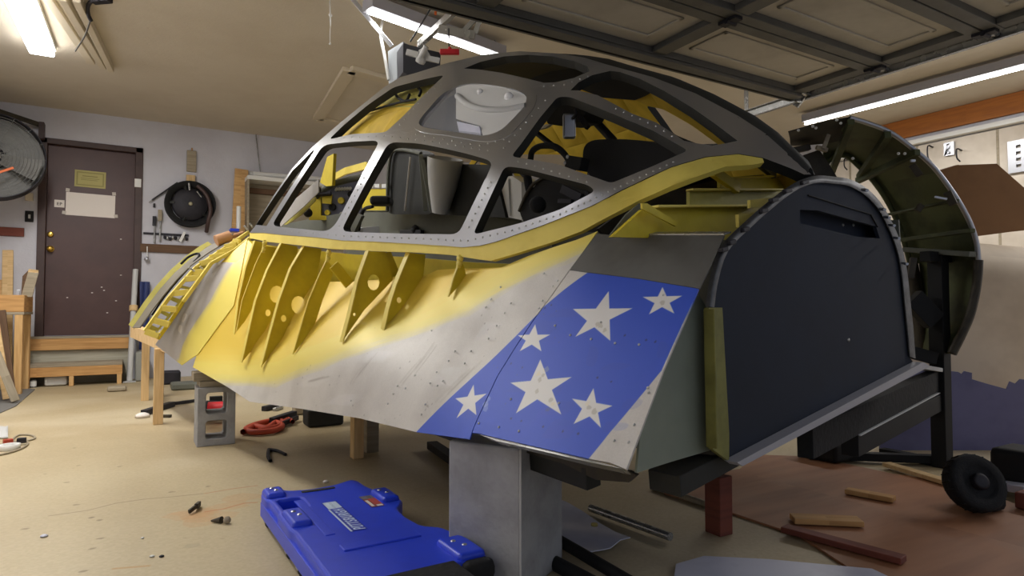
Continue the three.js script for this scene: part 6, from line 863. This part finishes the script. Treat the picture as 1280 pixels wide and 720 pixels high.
  for (let k = 1; k <= 6; k++) cow.push(cow[10].map((p) => p.clone().setY(0.98 - k * 0.16)));
  single('engine_cowling', 'big smooth tan cowling panel with rounded top at the right edge', 'aircraft part', [whole(sheet(cow.map((r) => r.slice().reverse()), 0.012))], M.tan);
  const jagged = [[1100, 462], [1186, 461], [1189, 464], [1198, 465], [1203, 468], [1206, 464], [1215, 466], [1215, 474], [1235, 480], [1259, 486.5], [1263, 477], [1270, 480], [1276, 474], [1310, 478], [1310, 585], [1250, 592], [1190, 588], [1100, 584]];
  single('shade_sheet', 'added purple-grey sheet with torn upper edge hanging before the tan cowling', 'tarp', [slab(jagged.map(([x, y]) => at(x, y, 3.55)), FWD.clone().multiplyScalar(0.01))], M.tarp);  // dark sheet added in place of shade on the lower cowling
  const wh = thing('roller_wheel', 'black tyre lying tilted on the floor at the right', 'wheel'), wc = onY(1232, 648), ax = V(-0.42, 0.42, 0.8).normalize(), c = at(1216, 622, 2.42);
  const R = 0.105; c.y = Math.max(c.y, 0.122); obj('tyre', lathe([[0.0, -0.03], [R * 0.6, -0.035], [R * 0.92, -0.03], [R, -0.012], [R, 0.03], [R * 0.92, 0.045], [R * 0.62, 0.045], [R * 0.56, 0.03], [0, 0.028]], c, ax, 36), M.rubber, wh); obj('hub', lathe([[0.03, 0.02], [0.03, 0.05], [0.02, 0.055], [0, 0.055]], c, ax), M.darkMetal, wh); obj('axle', [rod(c.clone().addScaledVector(ax, -0.02), c.clone().add(V(0.16, -0.03, -0.02)), 0.035), rbox(c.x + 0.06, c.x + 0.16, 0.011, 0.12, c.z - 0.1, c.z + 0.05, 0.02)], M.black, wh); obj('tread_block', Array.from({ length: 22 }, (_, k) => { const e = V(1, 0, 0).addScaledVector(ax, -ax.x).normalize(), f = ax.clone().cross(e), a = k / 22 * 6.283, p = c.clone().addScaledVector(e, Math.cos(a) * R).addScaledVector(f, Math.sin(a) * R); return bar(p.clone().addScaledVector(ax, -0.012), p.clone().addScaledVector(ax, 0.03), 0.004, 0.014); }), M.rubber, wh).userData.kind = 'stuff'; settle(wh);
  const sk = (label, x, y, w, h, mat, name, cat) => { const p = onY(x, y); return single(name, label, cat, [rbox(p.x - w, p.x + w, 0.001, h, p.z - w, p.z + w, 0.03)], mat); };
  sk('black lumpy sack at the far right edge above the tilted tyre', 1282, 612, 0.1, 0.18, M.black, 'black_sack', 'sack');
  single('scrap_plank', 'pale grey scrap plank between the tyre and the black sack', 'plank', [bar(onY(1240, 605, 0.03), onY(1290, 612, 0.05), 0.03, 0.09)], M.bluish); single('brick', 'reddish brick at the right edge below the black sack', 'brick', [rbox(onY(1296, 640).x - 0.06, onY(1296, 640).x + 0.14, 0.011, 0.075, onY(1296, 640).z - 0.05, onY(1296, 640).z + 0.05, 0.008)], M.woodRed);
}
renderer.render(scene, camera);
